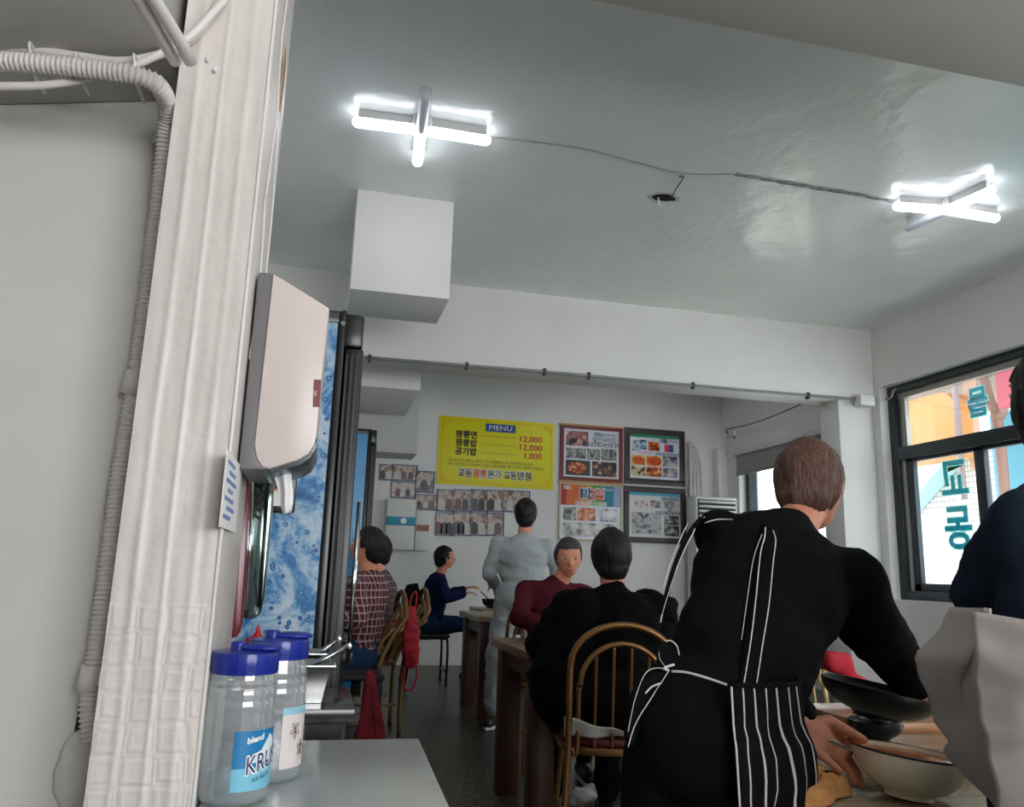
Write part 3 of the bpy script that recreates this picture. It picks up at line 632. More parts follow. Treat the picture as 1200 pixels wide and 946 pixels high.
# wall dispensers
p, q_ = at(454,584,y=9.45), at(486,620,y=9.45)
t = thing('wall_box', 'white wall box with a teal band and round emblem under the snapshots', 'box', ((p.x+q_.x)/2,9.5,q_.z-.25))
MB().box(p.x,9.42,q_.z-.25, q_.x,YB,p.z).build('case', mat('box_cream', (222,222,214), .45), t, bevel=.02)
MB().box(p.x-.002,9.412,p.z-.31, q_.x+.002,9.43,p.z-.21).build('teal_band', mat('band_teal', (40,150,178), .5), t, bevel=.002)
MB().lathe([(.001,0),(.035,0),(.035,.006),(.001,.006)], ((p.x+q_.x)/2+.03,9.412,p.z-.255), 20, Matrix.Rotation(R90,3,'X')).build('emblem', WHT, t)
p, q_ = at(488,598,y=9.5), at(503,626,y=9.5)
t = thing('wall_box', 'narrow white wall dispenser right of the teal banded box', 'box', ((p.x+q_.x)/2,9.5,q_.z-.2))
MB().box(p.x,9.48,q_.z-.2, q_.x,YB,p.z).build('case', WHITE, t, bevel=.012)
MB().box(p.x+.01,9.474,q_.z+.03, q_.x-.01,9.485,q_.z+.1).build('brown_strip', mat('strip_brown', (150,96,70), .5), t)
# white gathered hose / drape right of the posters
p = at(811,522,y=9.5)
t = thing('hanging_drape', 'tied white drape hanging right of the framed posters', 'curtain', (p.x,9.5,1))
MB().ell((p.x-.02,9.5,p.z), (.05,.04,.05)).build('knot', mat('drape_white', (205,203,200), .8), t, smooth=True)
for k in range(4):
    MB().tube(smoothpath([(p.x-.02+.012*k,9.5,p.z), (p.x-.03+.045*k,9.49,p.z-.25), (p.x-.03+.05*k,9.5,p.z-.7), (p.x-.035+.05*k,9.5,1.0)]), [.012]+[.024+.004*math.sin(i) for i in range(24)], 8).build('fold', MATS['drape_white'], t, smooth=True)
# standing air conditioner
p, q_ = at(815,583,y=9.15), at(872,607,y=9.15)
t = thing('air_conditioner', 'white standing air conditioner with dark louvres in the far right corner', 'air conditioner', ((p.x+q_.x)/2,9.3,0))
MB().box(p.x,9.15,0, 5.1,9.42,p.z+.02).build('cabinet', mat('ac_white', (214,214,212), .4), t, bevel=.02)
zt = p.z-.02
MB().box(p.x+.03,9.143,zt-.3, 5.07,9.17,zt).build('dark_recess', BLACKM, t)
for k in range(5):
    zz = zt-.03-.058*k; MB().obox(((p.x+5.1)/2,9.135,zz), (5.1-p.x-.08,.035,.02), Matrix.Rotation(-.4,3,'X')).build('louvre', mat('louvre_white', (216,222,220), .4), t, bevel=.003)

# ================================================================= LEFT SIDE
# corrugated conduit down the corner, conduits and cables along the soffit
def corr(pts, r, name, m, parent, n=12, pitch=.0075, amp=.0022):
    pts = smoothpath(pts, 14); L = [0]
    for i in range(1, len(pts)): L.append(L[-1]+(pts[i]-pts[i-1]).length)
    out = []; rs = []; k = int(L[-1]/pitch*4); j = 0
    for i in range(k+1):
        d = L[-1]*i/k
        while j < len(L)-2 and L[j+1] < d: j += 1
        t = (d-L[j])/max(L[j+1]-L[j], 1e-9); out.append(pts[j].lerp(pts[j+1], min(max(t,0),1))); rs.append(r+amp*(1,0,-1,0)[i%4])
    return MB().tube(out, rs, n).build(name, m, parent, smooth=True)
yw = 1.408
cc = thing('corrugated_conduit', 'grey corrugated conduit running down the corner beside the papered pillar', 'pipe', tuple(at(120,860,y=yw)))
zS = zl_.z-.005
DV = [(-5,72),(30,73),(80,78),(125,83),(160,88),(185,100),(196,125),(194,160),(186,240),(176,320),(160,440),(140,560),(125,680),(112,770),(104,830),(108,868)]
corr([at(x, y, z=zS-.016+(0 if i < 6 else 0)) if i < 6 else at(x, y, y=yw-(.09 if i == 6 else .05 if i == 7 else .015 if i == 8 else 0)) for i, (x, y) in enumerate(DV)], .0135, 'ribbed_hose', PVC, cc)
for x, y in ((194,161),(157,450),(106,795)):
    p = at(x, y, y=yw); MB().lathe([(.0165,-.02),(.0165,.02)], p, 16, Matrix.Rotation(.12,3,'Y')).build('pipe_collar', PVC, cc, smooth=True, solid=.002)
    MB().box(p.x,1.395,p.z-.012, p.x+.03,1.405,p.z+.012).build('collar_tab', PVC, cc, bevel=.003)
def cable(pts, r, label, y=1.38, m=PVC):
    o = MB().tube(smoothpath([at(*q_[:2], y=(q_[2] if len(q_) > 2 else y)) for q_ in pts], 8), r, 10).build('wall_pipe', m, smooth=True); return tag(o, label, 'pipe')
cable([(-5,55),(40,58),(90,66),(140,72),(180,66),(210,55),(235,35),(262,-5)], .0075, 'smooth grey pipe above the ribbed conduit, sweeping up over the pillar', 1.285)
cable([(-5,101),(50,100),(90,94),(130,84),(160,76),(215,48,1.265),(240,25,1.265),(270,-8,1.265)], .0065, 'thin grey pipe crossing below the ribbed conduit and up over the pillar', 1.27)
o = thing('soffit_pipe_pair', 'two fat grey pipes slanting up along the soffit behind the pillar', 'pipe', tuple(at(190,50,y=1.37)))
for dx in (0, 17):
    MB().tube([at(148+dx,-30,z=zS-.018), at(166+dx,4,z=zS-.018), at(194+dx*1.1,52,z=zS-.018), at(206+dx,72,z=zS-.016)], .0095, 12).build('pipe_run', PVC, o, smooth=True)
for x, y0, y1, lb in ((35,50,84,'left white cable tie round the pipes near the picture edge'),(89,62,86,'middle white cable tie round the ribbed conduit'),(157,64,96,'right cable tie where the ribbed conduit bends down')):
    a_ = at(x, y0, y=1.262); b_ = at(x+3, y1, y=1.262)
    o = MB().tube(smoothpath([a_+V((0,.05,0)), a_, (a_+b_)/2+V((0,-.004,0)), b_, b_+V((0,.06,0))]), .0025, 6).build('cable_tie', WHITE, smooth=True); tag(o, lb, 'cable tie')
# broken plaster at the foot of the conduit
MB().prism([at(93,826,y=1.437), at(112,800,y=1.437), at(118,880,y=1.437), at(84,872,y=1.437)], (0,.004,0)).build('dark_gap', mat('dark_gap', (52,50,47), .9), bpy.data.objects['wall_partition'])
pl = MB(); b0 = at(92,905,y=1.43)
pl.ell((b0.x,1.437,b0.z), (.035,.014,.06), n=28, k=20)
for q_ in pl.v: q_ += V((.006*noise.noise(q_*60), -.006*abs(noise.noise(q_*45+V((3,1,2)))), .008*noise.noise(q_*50+V((7,0,0)))))
pl.build('plaster_lump', WALLN, bpy.data.objects['wall_partition'], smooth=True)
# nails
for x, y in ((243,70),(252,82)):
    p = at(x, y, y=1.297); MB().ell(p, (.003,.006,.005), n=10, k=6).build('nail_head', WHITE, bpy.data.objects['trim_5'], smooth=True)

# paper towel dispenser on the right face of the pillar
a = P1[0]+.004; yd = at(302,318,x=a).y; yd = 1.42
DG = mat('dispenser_grey', (112,110,112), .35); DB = mat('dispenser_beige', (206,193,188), .32, bump=.03)
t = thing('towel_dispenser', 'beige and grey paper towel dispenser mounted on the side of the pillar', 'dispenser', (a,yd+.1,at(290,550,y=yd).z))
def pp(lst, y=yd): return [at(x, yy, y=y) for x, yy in lst]
x0 = pp([(320,320)])[0]
back = [(301,318),(320,320),(298,523),(301,540),(315,551),(283,550),(276,545)]
B_ = [at(x, y, y=yd+.006) for x, y in back]
MB().prism([(a,yd+.006,B_[0].z), (B_[1].x+.008,yd+.006,B_[1].z), (B_[2].x+.012,yd+.006,B_[2].z), (B_[3].x+.012,yd+.006,B_[3].z), (B_[4].x,yd+.006,B_[4].z), (a,yd+.006,B_[5].z)], (0,.235,0)).build('back_plate', DG, t, bevel=.004)
cov = [(320,320),(386,361),(385.5,400),(377,445),(371.5,505),(369,520),(362,533),(350,540),(315,550.5),(306,547),(300,538),(297,522)]
cov = [(320,320),(386,361),(377,445),(371.5,505),(369,520),(362,532),(350,539),(316,549.5),(307,547),(301,538),(298,522)]
MB().prism(pp(cov), (0,.24,0)).build('cover', DB, t, bevel=.003)
MB().prism([at(x, y, y=yd+.012) for x, y in ((372,512),(371,524),(364,537),(352,545),(316,554),(316,549),(350,538),(362,531))], (0,.22,0)).build('bottom_tray', mat('tray_smoke', (84,92,98), .25), t, bevel=.002)
MB().prism([at(x, y, y=yd-.001) for x, y in ((368,445),(376.5,445),(374.5,477),(366.5,477))], (0,.004,0)).build('red_label', mat('label_maroon', (128,60,66), .4), t)
MB().prism([at(x, y, y=yd-.0018) for x, y in ((367.5,458),(371.5,458),(371,464),(367,464))], (0,.003,0)).build('label_mark', mat('label_mark', (170,150,130), .5), t)
ts = thing('paper_towel', 'white paper towel hanging out of the towel dispenser', 'paper towel', tuple(at(335,603,y=yd+.1)))
tp = [at(x, y, y=yd+.1) for x, y in ((317,540),(322,560),(326,575),(328,590),(332,603))]; tq = [at(x, y, y=yd+.1) for x, y in ((337,538),(341,558),(343,575),(343,590),(341,600))]
def tf(u, v):
    i = min(int(v*4), 3); f_ = v*4-i; A = tp[i].lerp(tp[i+1], f_); B2 = tq[i].lerp(tq[i+1], f_); p = A.lerp(B2, u)
    return p+V((0, .012*math.sin(u*7+v*2)+.02*u*(1-u), .002*math.sin(u*20)))
MB().grid(tf, 14, 20).build('towel_sheet', TISSUE, ts, smooth=True, solid=.0012)
# notice on the pillar side
n0 = at(263,560,x=a+.001); n1 = at(283,548,x=a+.001); n2 = at(279,626,x=a+.001)
t = thing('paper_notice', 'small white notice with blue print on the pillar side below the dispenser', 'notice', (a,n0.y,n2.z))
MB().box(a,n0.y,n2.z, a+.002,min(n1.y,1.65),n1.z).build('sheet', PAPER, t)
for k in range(7):
    zz = n1.z-.012-.0135*k
    MB().box(a+.002,n0.y+.02+.03*(k%2),zz-.006, a+.0028,n0.y+.12+.02*(k%3),zz).build('print_line', mat('print_softblue', (120,140,190), .6), t)

# tall refrigerators against the left wall, doors facing right
def fridge(label, y0, y1, xp, xd, zt, handle=True):
    t = thing('refrigerator', label, 'refrigerator', (-.25,y0,0))
    MB().box(XL+.01,y0+.004,.08, xp-.0,y1,zt-.02).build('cabinet', BLACKM, t, bevel=.004)
    MB().box(XL+.03,y0-.001,.12, xp-.003,y0+.006,zt-.04).build('side_print', SODA if handle else mat('side_print_blue', (60,150,205), .3, vary=.3, vscale=2), t)
    for b_ in ((XL+.01,zt-.04,xp,zt),(XL+.01,.08,xp,.12)):
        MB().box(b_[0],y0-.006,b_[1], b_[2],y0+.01,b_[3]).build('trim_rail', BLACK, t, bevel=.003)
    MB().box(xp-.004,y0-.006,.08, xp+.022,y0+.03,zt).build('corner_post', BLACK, t, bevel=.004)
    MB().box(xp+.026,y0+.004,.15, xd,y1-.004,zt-.12).build('door', mat('door_black_gloss', (12,14,17), .35), t, bevel=.006)
    MB().box(xp+.002,y0-.004,zt-.118, xd-.004,y1,zt-.004).build('lamp_head', BLACK, t, bevel=.012)
    for k in range(3): MB().box(xp+.03+.016*k,y0-.002,.17, xp+.036+.016*k,y0+.01,zt-.14).build('gasket_strip', mat('gasket', (38,40,44), .35), t)
    for sx in (0, 1): MB().lathe([(.02,0),(.02,.08)], (XL+.08+.42*sx,y0+.06,0), 12, cap=True).build('foot', BLACKM, t)
    if handle:
        hz = (1.05,.82)
        for z_ in hz: MB().box(xd-.01,y0+.05,z_-.018, xd+.035,y0+.09,z_+.018).build('handle_bracket', BLACK, t, bevel=.004)
        MB().tube([(xd+.022,y0+.04,.80),(xd+.022,y0+.04,1.30)], .007, 10).build('handle', CHROME, t, smooth=True)
        MB().lathe([(.008,0),(.008,.006),(.0,.006)], (xp+.012,y0-.006,1.87), 12, Matrix.Rotation(R90,3,'X')).build('screw', CHROME, t)
        MB().lathe([(.008,0),(.008,.012),(.0,.012)], (xp+.015,y0+.03,zt), 10).build('top_screw', BLACK, t)
    else:
        MB().box(xd-.01,y0+.05,1.3, xd+.03,y0+.09,1.34).build('handle_bracket', BLACK, t, bevel=.004)
    return t
fridge('tall black refrigerator with soda bubble print on its side, behind the steel pans', 2.56, 3.42, .014, .098, 1.912)
fridge('second black refrigerator with plain blue side, farther back by the snapshots', 6.32, 6.50, at(425,503,y=6.32).x+.05, at(443,503,y=6.32).x, at(434,503,y=6.32).z, False)
# framed sign hanging on the first refrigerator's side
s0, s1 = at(300,520,y=2.54), at(345,602,y=2.54)
t = thing('framed_sign', 'black framed sign with orange block print on the refrigerator side', 'sign', (s0.x,2.54,s1.z))
MB().box(s0.x-.05,2.535,s1.z, s1.x,2.553,s0.z).build('frame', BLACK, t, bevel=.008)
MB().box(s0.x-.03,2.531,s1.z+.02, s1.x-.015,2.537,s0.z-.02).build('paper', PAPER, t)
MB().box(s0.x-.02,2.529,s1.z+.065, s1.x-.018,2.533,s1.z+.105).build('orange_block', mat('sign_peach', (226,150,110), .6), t)
MB().box(s0.x-.02,2.529,s1.z+.11, s1.x-.018,2.533,s1.z+.15).build('green_block', mat('sign_green', (70,160,120), .6), t)
text('63', .045, INK, 'lettering', t, facecam(V((at(325,578,y=2.528).x, 2.528, s1.z+.085))), bold=.002)
# chrome cup dispenser and maroon cup dispenser on the wall behind the pillar
def capslab(name, label, cat, px, y, m, trim):
    A = [at(u, v, y=y) for u, v in px]
    t = thing(name, label, cat, (A[0].x,y,A[-1].z))
    MB().prism(A, (0,.07,0)).build('body', m, t, bevel=.012)
    return t, A
WC = 1.70
t, A = capslab('cup_dispenser', 'dark chrome rounded cup dispenser hanging below the towel dispenser', 'dispenser', [(293,548),(321,548),(318,600),(313,650),(309,700),(304,722),(292,727),(284,724)], 1.77, mat('smoked_chrome', (120,140,136), .12, metal=.9), None)
for k in range(6):
    p = at(303-.6*k, 560+9*k, y=1.766); MB().obox(p, (.022,.006,.006), Matrix.Rotation(.5,3,'Y')).build('vent_slot', BLACKM, t)
MB().tube([at(297,555,y=1.766), at(293,640,y=1.766), at(288,715,y=1.766)], .004, 8).build('chrome_edge', CHROME, t, smooth=True)
MB().tube([at(315,555,y=1.766), at(309,640,y=1.766), at(304,712,y=1.766)], .0035, 8).build('dark_edge', BLACK, t, smooth=True)
t, A = capslab('cup_dispenser', 'dark red rounded dispenser half hidden behind the pillar edge', 'dispenser', [(284,560),(293,560),(288,650),(283,730),(278,748),(262,748),(264,700)], 1.69, mat('maroon_gloss', (112,44,54), .25), None)
MB().box(-.5,1.645,.0, -.2,1.66,2.2).build('mount_board', WALLN, bpy.data.objects['wall_partition'])
# small black table with steel pans
zt = .75; e1 = at(420,796,z=zt); e0 = at(416.7,831,z=zt); el = at(330,831,z=zt)
t = thing('side_table', 'small black table carrying the steel pans in front of the refrigerator', 'table', (0,(e0.y+e1.y)/2,0))
MB().box(XL+.02,e0.y,zt-.035, e0.x,min(e1.y,2.5),zt).build('table_top', mat('black_table_top', (46,46,48), .18), t, bevel=.003)
for xx in (XL+.06, e0.x-.035):
    for yy in (e0.y+.04, min(e1.y,2.5)-.04): MB().box(xx-.015,yy-.015,0, xx+.015,yy+.015,zt-.035).build('leg', BLACKM, t, bevel=.002)
MB().box(XL+.06,e0.y+.02,zt-.075, e0.x-.03,e0.y+.05,zt-.035).build('apron_rail', BLACKM, t, bevel=.002)
ycen = e0.y+.13
def pan(label, x0, x1, y0, y1, zb, zt_):
    t = thing('steel_pan', label, 'pan', ((x0+x1)/2,(y0+y1)/2,zb), 'steel food pans on the black table')
    r_ = .014; iw = .012
    mb = MB()
    def ring(i, z): return [(x0+i,y0+i,z),(x1-i,y0+i,z),(x1-i,y1-i,z),(x0+i,y1-i,z)]
    vs = ring(.018, zb)+ring(0, zt_)+ring(-.012, zt_)+ring(-.012, zt_-.004)+ring(-.001, zt_-.003)
    fs = [(0,1,2,3)]
    for k in range(4):
        for j in range(4): fs.append((k*4+j, k*4+(j+1)%4, (k+1)*4+(j+1)%4, (k+1)*4+j))
    mb._add(vs, fs); mb.build('pan_body', STEEL, t, solid=.0015, bevel=.003)
    mb = MB(); mb._add(ring(.0145, zb+.03), [(0,1,2,3)]); mb.build('food', mat('pickle_food', (196,180,120), .5, vary=.3, vscale=60), t)
    return t
pf = at(388,780,y=ycen-.06); pr = at(383,766,y=ycen+.12)
pan('front steel food pan with tongs resting on its rim', pf.x-.17, pf.x, ycen-.06, ycen+.09, zt+.001, pf.z)
pan('rear steel food pan half hidden behind the front one', pr.x-.15, pr.x, ycen+.12, ycen+.25, zt+.001, pr.z)
for (a0, a1, y_), lb in ((((368,779),(409,757),ycen+.0), 'front steel tongs lying in the front pan'), (((371,768),(397,749),ycen+.16), 'rear steel tongs lying in the rear pan')):
    A, B2 = at(*a0, y=y_), at(*a1, y=y_-.02); A = A+(A-B2)*.9
    t = thing('tongs', lb, 'tongs', tuple(A), 'tongs in the steel pans')
    for s in (-1, 1):
        MB().tube([A+V((0,.018*s,0)), A.lerp(B2,.5)+V((0,.012*s,.002)), B2], [.004,.0055,.006], 8).build('arm', STEEL, t, smooth=True)
    MB().obox(B2, (.014,.018,.016), Matrix.Rotation(-.5,3,'Y')).build('hinge', CHROME, t, bevel=.003)
# red squeeze bottle
rb = at(303,733,y=ycen+.1)
t = thing('sauce_bottle', 'red sauce bottle with pointed nozzle behind the blue lidded jugs', 'bottle', (rb.x,rb.y,zt))
hb = rb.z-zt
MB().lathe([(0,0),(.033,0),(.035,.01),(.035,hb-.075),(.03,hb-.06),(.026,hb-.055)], (rb.x,rb.y,zt+.001), 24).build('body', mat('sauce_red', (170,22,26), .35), t, smooth=2)
MB().lathe([(.032,hb-.06),(.032,hb-.035),(.014,hb-.028),(.008,hb-.02),(.003,hb),(0,hb)], (rb.x,rb.y,zt+.001), 24).build('nozzle_cap', mat('nozzle_red', (196,30,34), .35), t, smooth=2)
p = at(325,756,y=ycen+.27)
o = MB().box(p.x-.03,p.y,zt+.001, p.x+.03,p.y+.03,p.z).build('small_steel_box', STEEL, bevel=.005); tag(o, 'small steel box next to the red sauce bottle', 'box')

# near table with grey glossy top
NT = mat('near_table_grey', (186,190,188), .2, bump=.02, bscale=3, spec=.6)
t = thing('dining_table', 'grey glossy table in the foreground carrying two water jugs', 'table', (0,1.3,0))
MB().prism([(.238,1.775,.735),(.214,.95,.735),(-.139,.95,.735),(-.139,1.775,.735)][::-1], (0,0,.015)).build('table_top', NT, t, bevel=.003)
for xx, yy in ((-.11,1.0),(-.11,1.72),(.185,1.72),(.18,1.0)): MB().box(xx-.02,yy-.02,0, xx+.02,yy+.02,.735).build('leg', BLACKM, t, bevel=.003)
# water jugs
PET = clear('clear_plastic', (246,250,251), .25, .06, haze=.2, hcol=(235,240,243)); LID = mat('blue_lid', (26,44,140), .28)
WATER = clear('water_tint', (228,240,244), .05, .02, haze=.03)
def jug(label, c, R, Ht, ang, lab):
    t = thing('water_jug', label, 'jug', tuple(c), 'blue lidded water jugs on the near table')
    hb = Ht-.034; prof = [(0,.006),(R*.6,.003),(R*.86,0),(R*.97,.008),(R,.022),(R,.105)]
    z = .108; prof += [(R,.12),(R*.985,.128),(R,.136)]; z = .14
    while z < hb-.03: prof += [(R,z+.003),(R*.955,z+.0075),(R,z+.012)]; z += .0145
    prof += [(R*.97,hb-.02),(R*.93,hb-.008),(R*.92,hb)]
    MB().lathe(prof, c, 48).build('plastic_body', PET, t, smooth=True)
    MB().lathe([(0,.009),(R*.94,.01),(R*.965,.03),(R*.965,.034),(0,.034)], c, 40).build('water', WATER, t, smooth=2)
    lz = Ht-.036; ld = MB(); n_ = 72; 
    pr_ = [(R*.97,lz),(R*1.0,lz+.003),(R*1.0,lz+.026),(R*.97,lz+.031),(R*.6,lz+.034),(0,lz+.034)]
    ld.lathe(pr_, c, n_)
    for i, q_ in enumerate(ld.v):
        if i//n_ in (1, 2) and i % 3 == 0: q_ += (V((c.x,c.y,q_.z))-q_)*.02
    l = ld.build('lid', LID, t, smooth=2)
    d = V((math.cos(ang), math.sin(ang), 0))
    MB().ell(c+V((0,0,lz+.037))+d*.022, (.034,.022,.007), Matrix.Rotation(ang,3,'Z')).build('flap', LID, l, smooth=True)
    MB().lathe([(.012,0),(.012,.012),(.009,.014),(0,.014)], c+V((0,0,lz+.032))-d*.012, 16).build('spout', LID, l, smooth=2)
    if lab:
        a0, a1 = lab
        def lf(u, v):
            q_ = a0+(a1-a0)*u; return c+V((math.cos(q_)*(R+.0008), math.sin(q_)*(R+.0008), .022+.083*v+.012*u*0))
        return t, lf, (a0, a1)
    return t
j1 = at(272,938,z=.75); R_ = .0505
va = math.atan2(-j1.y, -j1.x)                                # towards the viewer
Ht = at(278,760,y=j1.y).z-.75
t, lf, (a0, a1) = jug('front clear water jug with blue lid and blue KRUSH label', V((j1.x,j1.y,.751)), R_, Ht, -.2, (va-.1, va+1.55))
LB = mat('label_blue', (22,120,176), .4)
MB().grid(lf, 24, 10).build('label', LB, t, smooth=True)
def lf2(u, v, o=.0014, z0=0, z1=1):
    q_ = a0+(a1-a0)*u; zz = .022+.083*(z0+(z1-z0)*v); return V((j1.x,j1.y,.751))+V((math.cos(q_)*(R_+o), math.sin(q_)*(R_+o), zz))
MB().grid(lambda u, v: lf2(u, v, .0012, 0, .38+.0*u), 24, 6).build('label_lower', mat('label_cyan', (120,190,216), .4), t, smooth=True)
mb = MB(); mpts = [(.25,.52),(.4,.62),(.5,.66),(.62,.82),(.7,.92),(.8,.84),(.9,.66),(1.0,.6),(1.0,.5)]
top = [lf2(u, v, .0018) for u, v in mpts]; bot = [lf2(u, .46, .0018) for u, v in mpts]
mb._add(top+bot, [(i, i+1, i+1+len(top), i+len(top)) for i in range(len(top)-1)]); mb.build('ice_peak', mat('ice_white', (214,228,240), .5), t)
def bender(u0, v0, o):
    def f_(p): return lf2(u0+p.x/(.0505*(a1-a0)), v0+(p.y+p.x*.18)/.083, o)
    return f_
for s, sz, m_, u0, v0, bd, wd, al in (('KRUSH', .036, WHT, .22, .40, .0022, .075, 'LEFT'), ('KRUSH', .036, NAVY, .22, .40, 0, .073, 'LEFT')):
    text(s, sz, m_, 'lettering', t, None, bold=bd, w=wd, align=al, bend=bender(u0, v0, .0022 if m_ is WHT else .003))
text('blend', .012, WHT, 'lettering', t, None, bold=.0004, align='LEFT', bend=bender(.22, .83, .002))
text('ICE BLUE', .008, NAVY, 'lettering', t, None, align='LEFT', bend=bender(.36, .17, .002))
j2 = at(314,912,z=.75); Ht2 = at(318,746,y=j2.y).z-.75
va2 = math.atan2(-j2.y, -j2.x)
t, lfx, (b0, b1) = jug('rear clear water jug with blue lid and pale flower label', V((j2.x,j2.y,.751)), .0505, Ht2, 0, (va2+.3, va2+1.9))
MB().grid(lfx, 24, 10).build('label', mat('label_palepink', (218,208,208), .5), t, smooth=True)
def lf3(u, v, o=.002): q_ = b0+(b1-b0)*u; return V((j2.x,j2.y,.751))+V((math.cos(q_)*(.0505+o), math.sin(q_)*(.0505+o), .022+.083*v))
for uu, vv in ((.3,.7),(.5,.35),(.75,.6)):
    for k in range(5):
        aa = k*2*PI/5+uu*3; pts = [lf3(uu+.11*math.cos(aa+q_)*r__, vv+.16*math.sin(aa+q_)*r__) for q_, r__ in ((0,.1),(.35,.7),(.0,1),(-.35,.7),(0,.1))]
        MB().tube(smoothpath(pts, 4), .0005, 5).build('drawn_petal', mat('petal_ink', (120,96,100), .6), t)
MB().grid(lambda u, v: lf3(u, 1.0+.14*v, .001), 20, 3).build('label_top', mat('label_lightblue', (150,196,212), .5), t, smooth=True)

# ================================================================= CHAIRS AND TABLES
def wchair(label, group=None, m=BRASS, seatcol=(96,30,36), lean=0):
    """bent tube chair facing +Y, origin on the floor"""
    t = thing('dining_chair', label, 'chair', (0,0,0), group)
    def arch(w, zb, ztp, yb_, yt, r, nm):
        pts = [(-w*1.12,yb_,zb), (-w,yb_*.96+yt*.04,.46), (-w*.98,yt*.5+yb_*.5,.68)]
        for k in range(0, 11): a_ = PI-PI*k/10; pts.append((w*.96*math.cos(a_), yt, ztp-.15+.15*math.sin(a_)))
        pts += [(w*.98,yt*.5+yb_*.5,.68), (w,yb_*.96+yt*.04,.46), (w*1.12,yb_,zb)]
        return MB().tube(smoothpath(pts, 4), r, 10).build(nm, m, t, smooth=True)
    arch(.205, .0, .915+lean*.2, -.26, -.25-lean, .0125+.02*lean, 'back_frame'); arch(.165, .475, .845+lean*.2, -.20, -.235-lean, .0105+.02*lean, 'inner_hoop')
    for k in range(4):
        x = -.099+.066*k; zt_ = .845-.15+.15*math.sqrt(max(0,1-(x/.165)**2))
        MB().tube(smoothpath([(x,-.192,.47),(x,-.205-lean*.35,.6),(x,-.232-lean,zt_)]), .006, 8).build('spindle', m, t, smooth=True)
    def sf(sc, z): return [(.215*sc*math.copysign(abs(math.cos(a_))**.6, math.cos(a_)), -.0+.205*sc*math.copysign(abs(math.sin(a_))**.6, math.sin(a_)), z) for a_ in [2*PI*k/32 for k in range(32)]]
    MB().prism(sf(1,.445), (0,0,.028)).build('seat_frame', m, t, bevel=.006)
    MB().prism(sf(.94,.473), (0,0,.03)).build('seat', mat('seat_%d' % seatcol[0], seatcol, .5, bump=.2), t, bevel=.012)
    for s in (-1, 1): MB().tube(smoothpath([(s*.17,.16,.45),(s*.19,.2,.2),(s*.2,.22,0)]), .0115, 10).build('leg', m, t, smooth=True)
    MB().tube([(-.2,-.23,.2),(-.19,.2,.2)], .007, 8).build('stretcher', m, t, smooth=True); MB().tube([(.2,-.23,.2),(.19,.2,.2)], .007, 8).build('stretcher', m, t, smooth=True)
    return t
def wtable(label, x0, y0, x1, y1, z=.75, lg=.085, top=WOODTOP, th=.04, group=None, inset=.03):
    t = thing('dining_table', label, 'table', ((x0+x1)/2,(y0+y1)/2,0), group)
    MB().box(x0,y0,z-th, x1,y1,z).build('table_top', top, t, bevel=.004)
    for xx in (x0+inset, x1-inset-lg):
        for yy in (y0+inset, y1-inset-lg): MB().box(xx,yy,0, xx+lg,yy+lg,z-th).build('leg', WOODLEG, t, bevel=.004)
    for b_ in ((x0+inset+.01,y0+inset+.02,x1-inset-.01,y0+inset+.045),(x0+inset+.01,y1-inset-.045,x1-inset-.01,y1-inset-.02)): MB().box(b_[0],b_[1],z-th-.09,b_[2],b_[3],z-th).build('apron_rail', WOODLEG, t)
    for xx in (x0+inset+.02, x1-inset-.045): MB().box(xx,y0+inset+lg,z-th-.09, xx+.025,y1-inset-lg,z-th).build('apron_rail', WOODLEG, t)
    return t
c1 = wchair('bronze hoop back chair with spindles under the person in black'); ang0 = -.18
c1.location = (1.175,3.13,0); c1.rotation_euler = (0,0,ang0)
c2 = wchair('bronze chair behind the person in red plaid, side view, sloping back rail', m=mat('dull_bronze', (128,96,56), .4, metal=.6), lean=.17)
b_ = at(438,787,y=4.93); c2.location = (b_.x-.26,5.12,0); c2.rotation_euler = (0,0,R90+.06)
dup(c2, 'bronze chair with a red bag hanging from its back', (.35,5.83,0), R90+.04)
cr = wchair('cream tube chair behind the black wok', m=CREAMT, seatcol=(60,22,28)); cr.location = (1.90,2.72,0); cr.rotation_euler = (0,0,PI+.2)
# black stool chair far back
def bchair(loc, rot):
    t = thing('black_chair', 'black steel chair under the person in navy by the back wall', 'chair', (0,0,0))
    MB().box(-.21,-.2,.44, .21,.2,.475).build('seat', mat('black_vinyl', (22,22,25), .35), t, bevel=.012)
    for sx in (-1, 1):
        MB().tube(smoothpath([(sx*.19,.18,.0),(sx*.19,.18,.38),(sx*.19,.13,.435),(sx*.19,-.15,.435),(sx*.19,-.19,.5),(sx*.18,-.24,.85)],5), .012, 8).build('side_frame', BLACK, t, smooth=True)
        MB().tube([(sx*.19,-.16,.43),(sx*.2,-.22,0)], .012, 8).build('leg', BLACK, t, smooth=True)
    MB().box(-.18,-.25,.62, .18,-.23,.85).build('backrest', MATS['black_vinyl'], t, bevel=.01)
    MB().tube([(-.19,.18,.12),(.19,.18,.12)], .008, 8).build('stretcher', BLACK, t, smooth=True)
    t.location = loc; t.rotation_euler = (0,0,rot); return t
bchair((1.12,8.15,0), -R90)
TC = wtable('dark wooden dining table where the person in black sits', .935, 3.52, 1.70, 4.30, lg=.105)
wtable('wooden dining table beside the person in grey sweats', 1.225, 6.12, 1.95, 6.95, lg=.10, top=WOODPALE)
wtable('farthest wooden dining table in front of the back wall', 1.48, 7.25, 2.1, 7.85, lg=.08, top=WOODPALE)
wtable('dark table at the left wall where the plaid shirts sit', -.58, 4.75, -.08, 6.2)

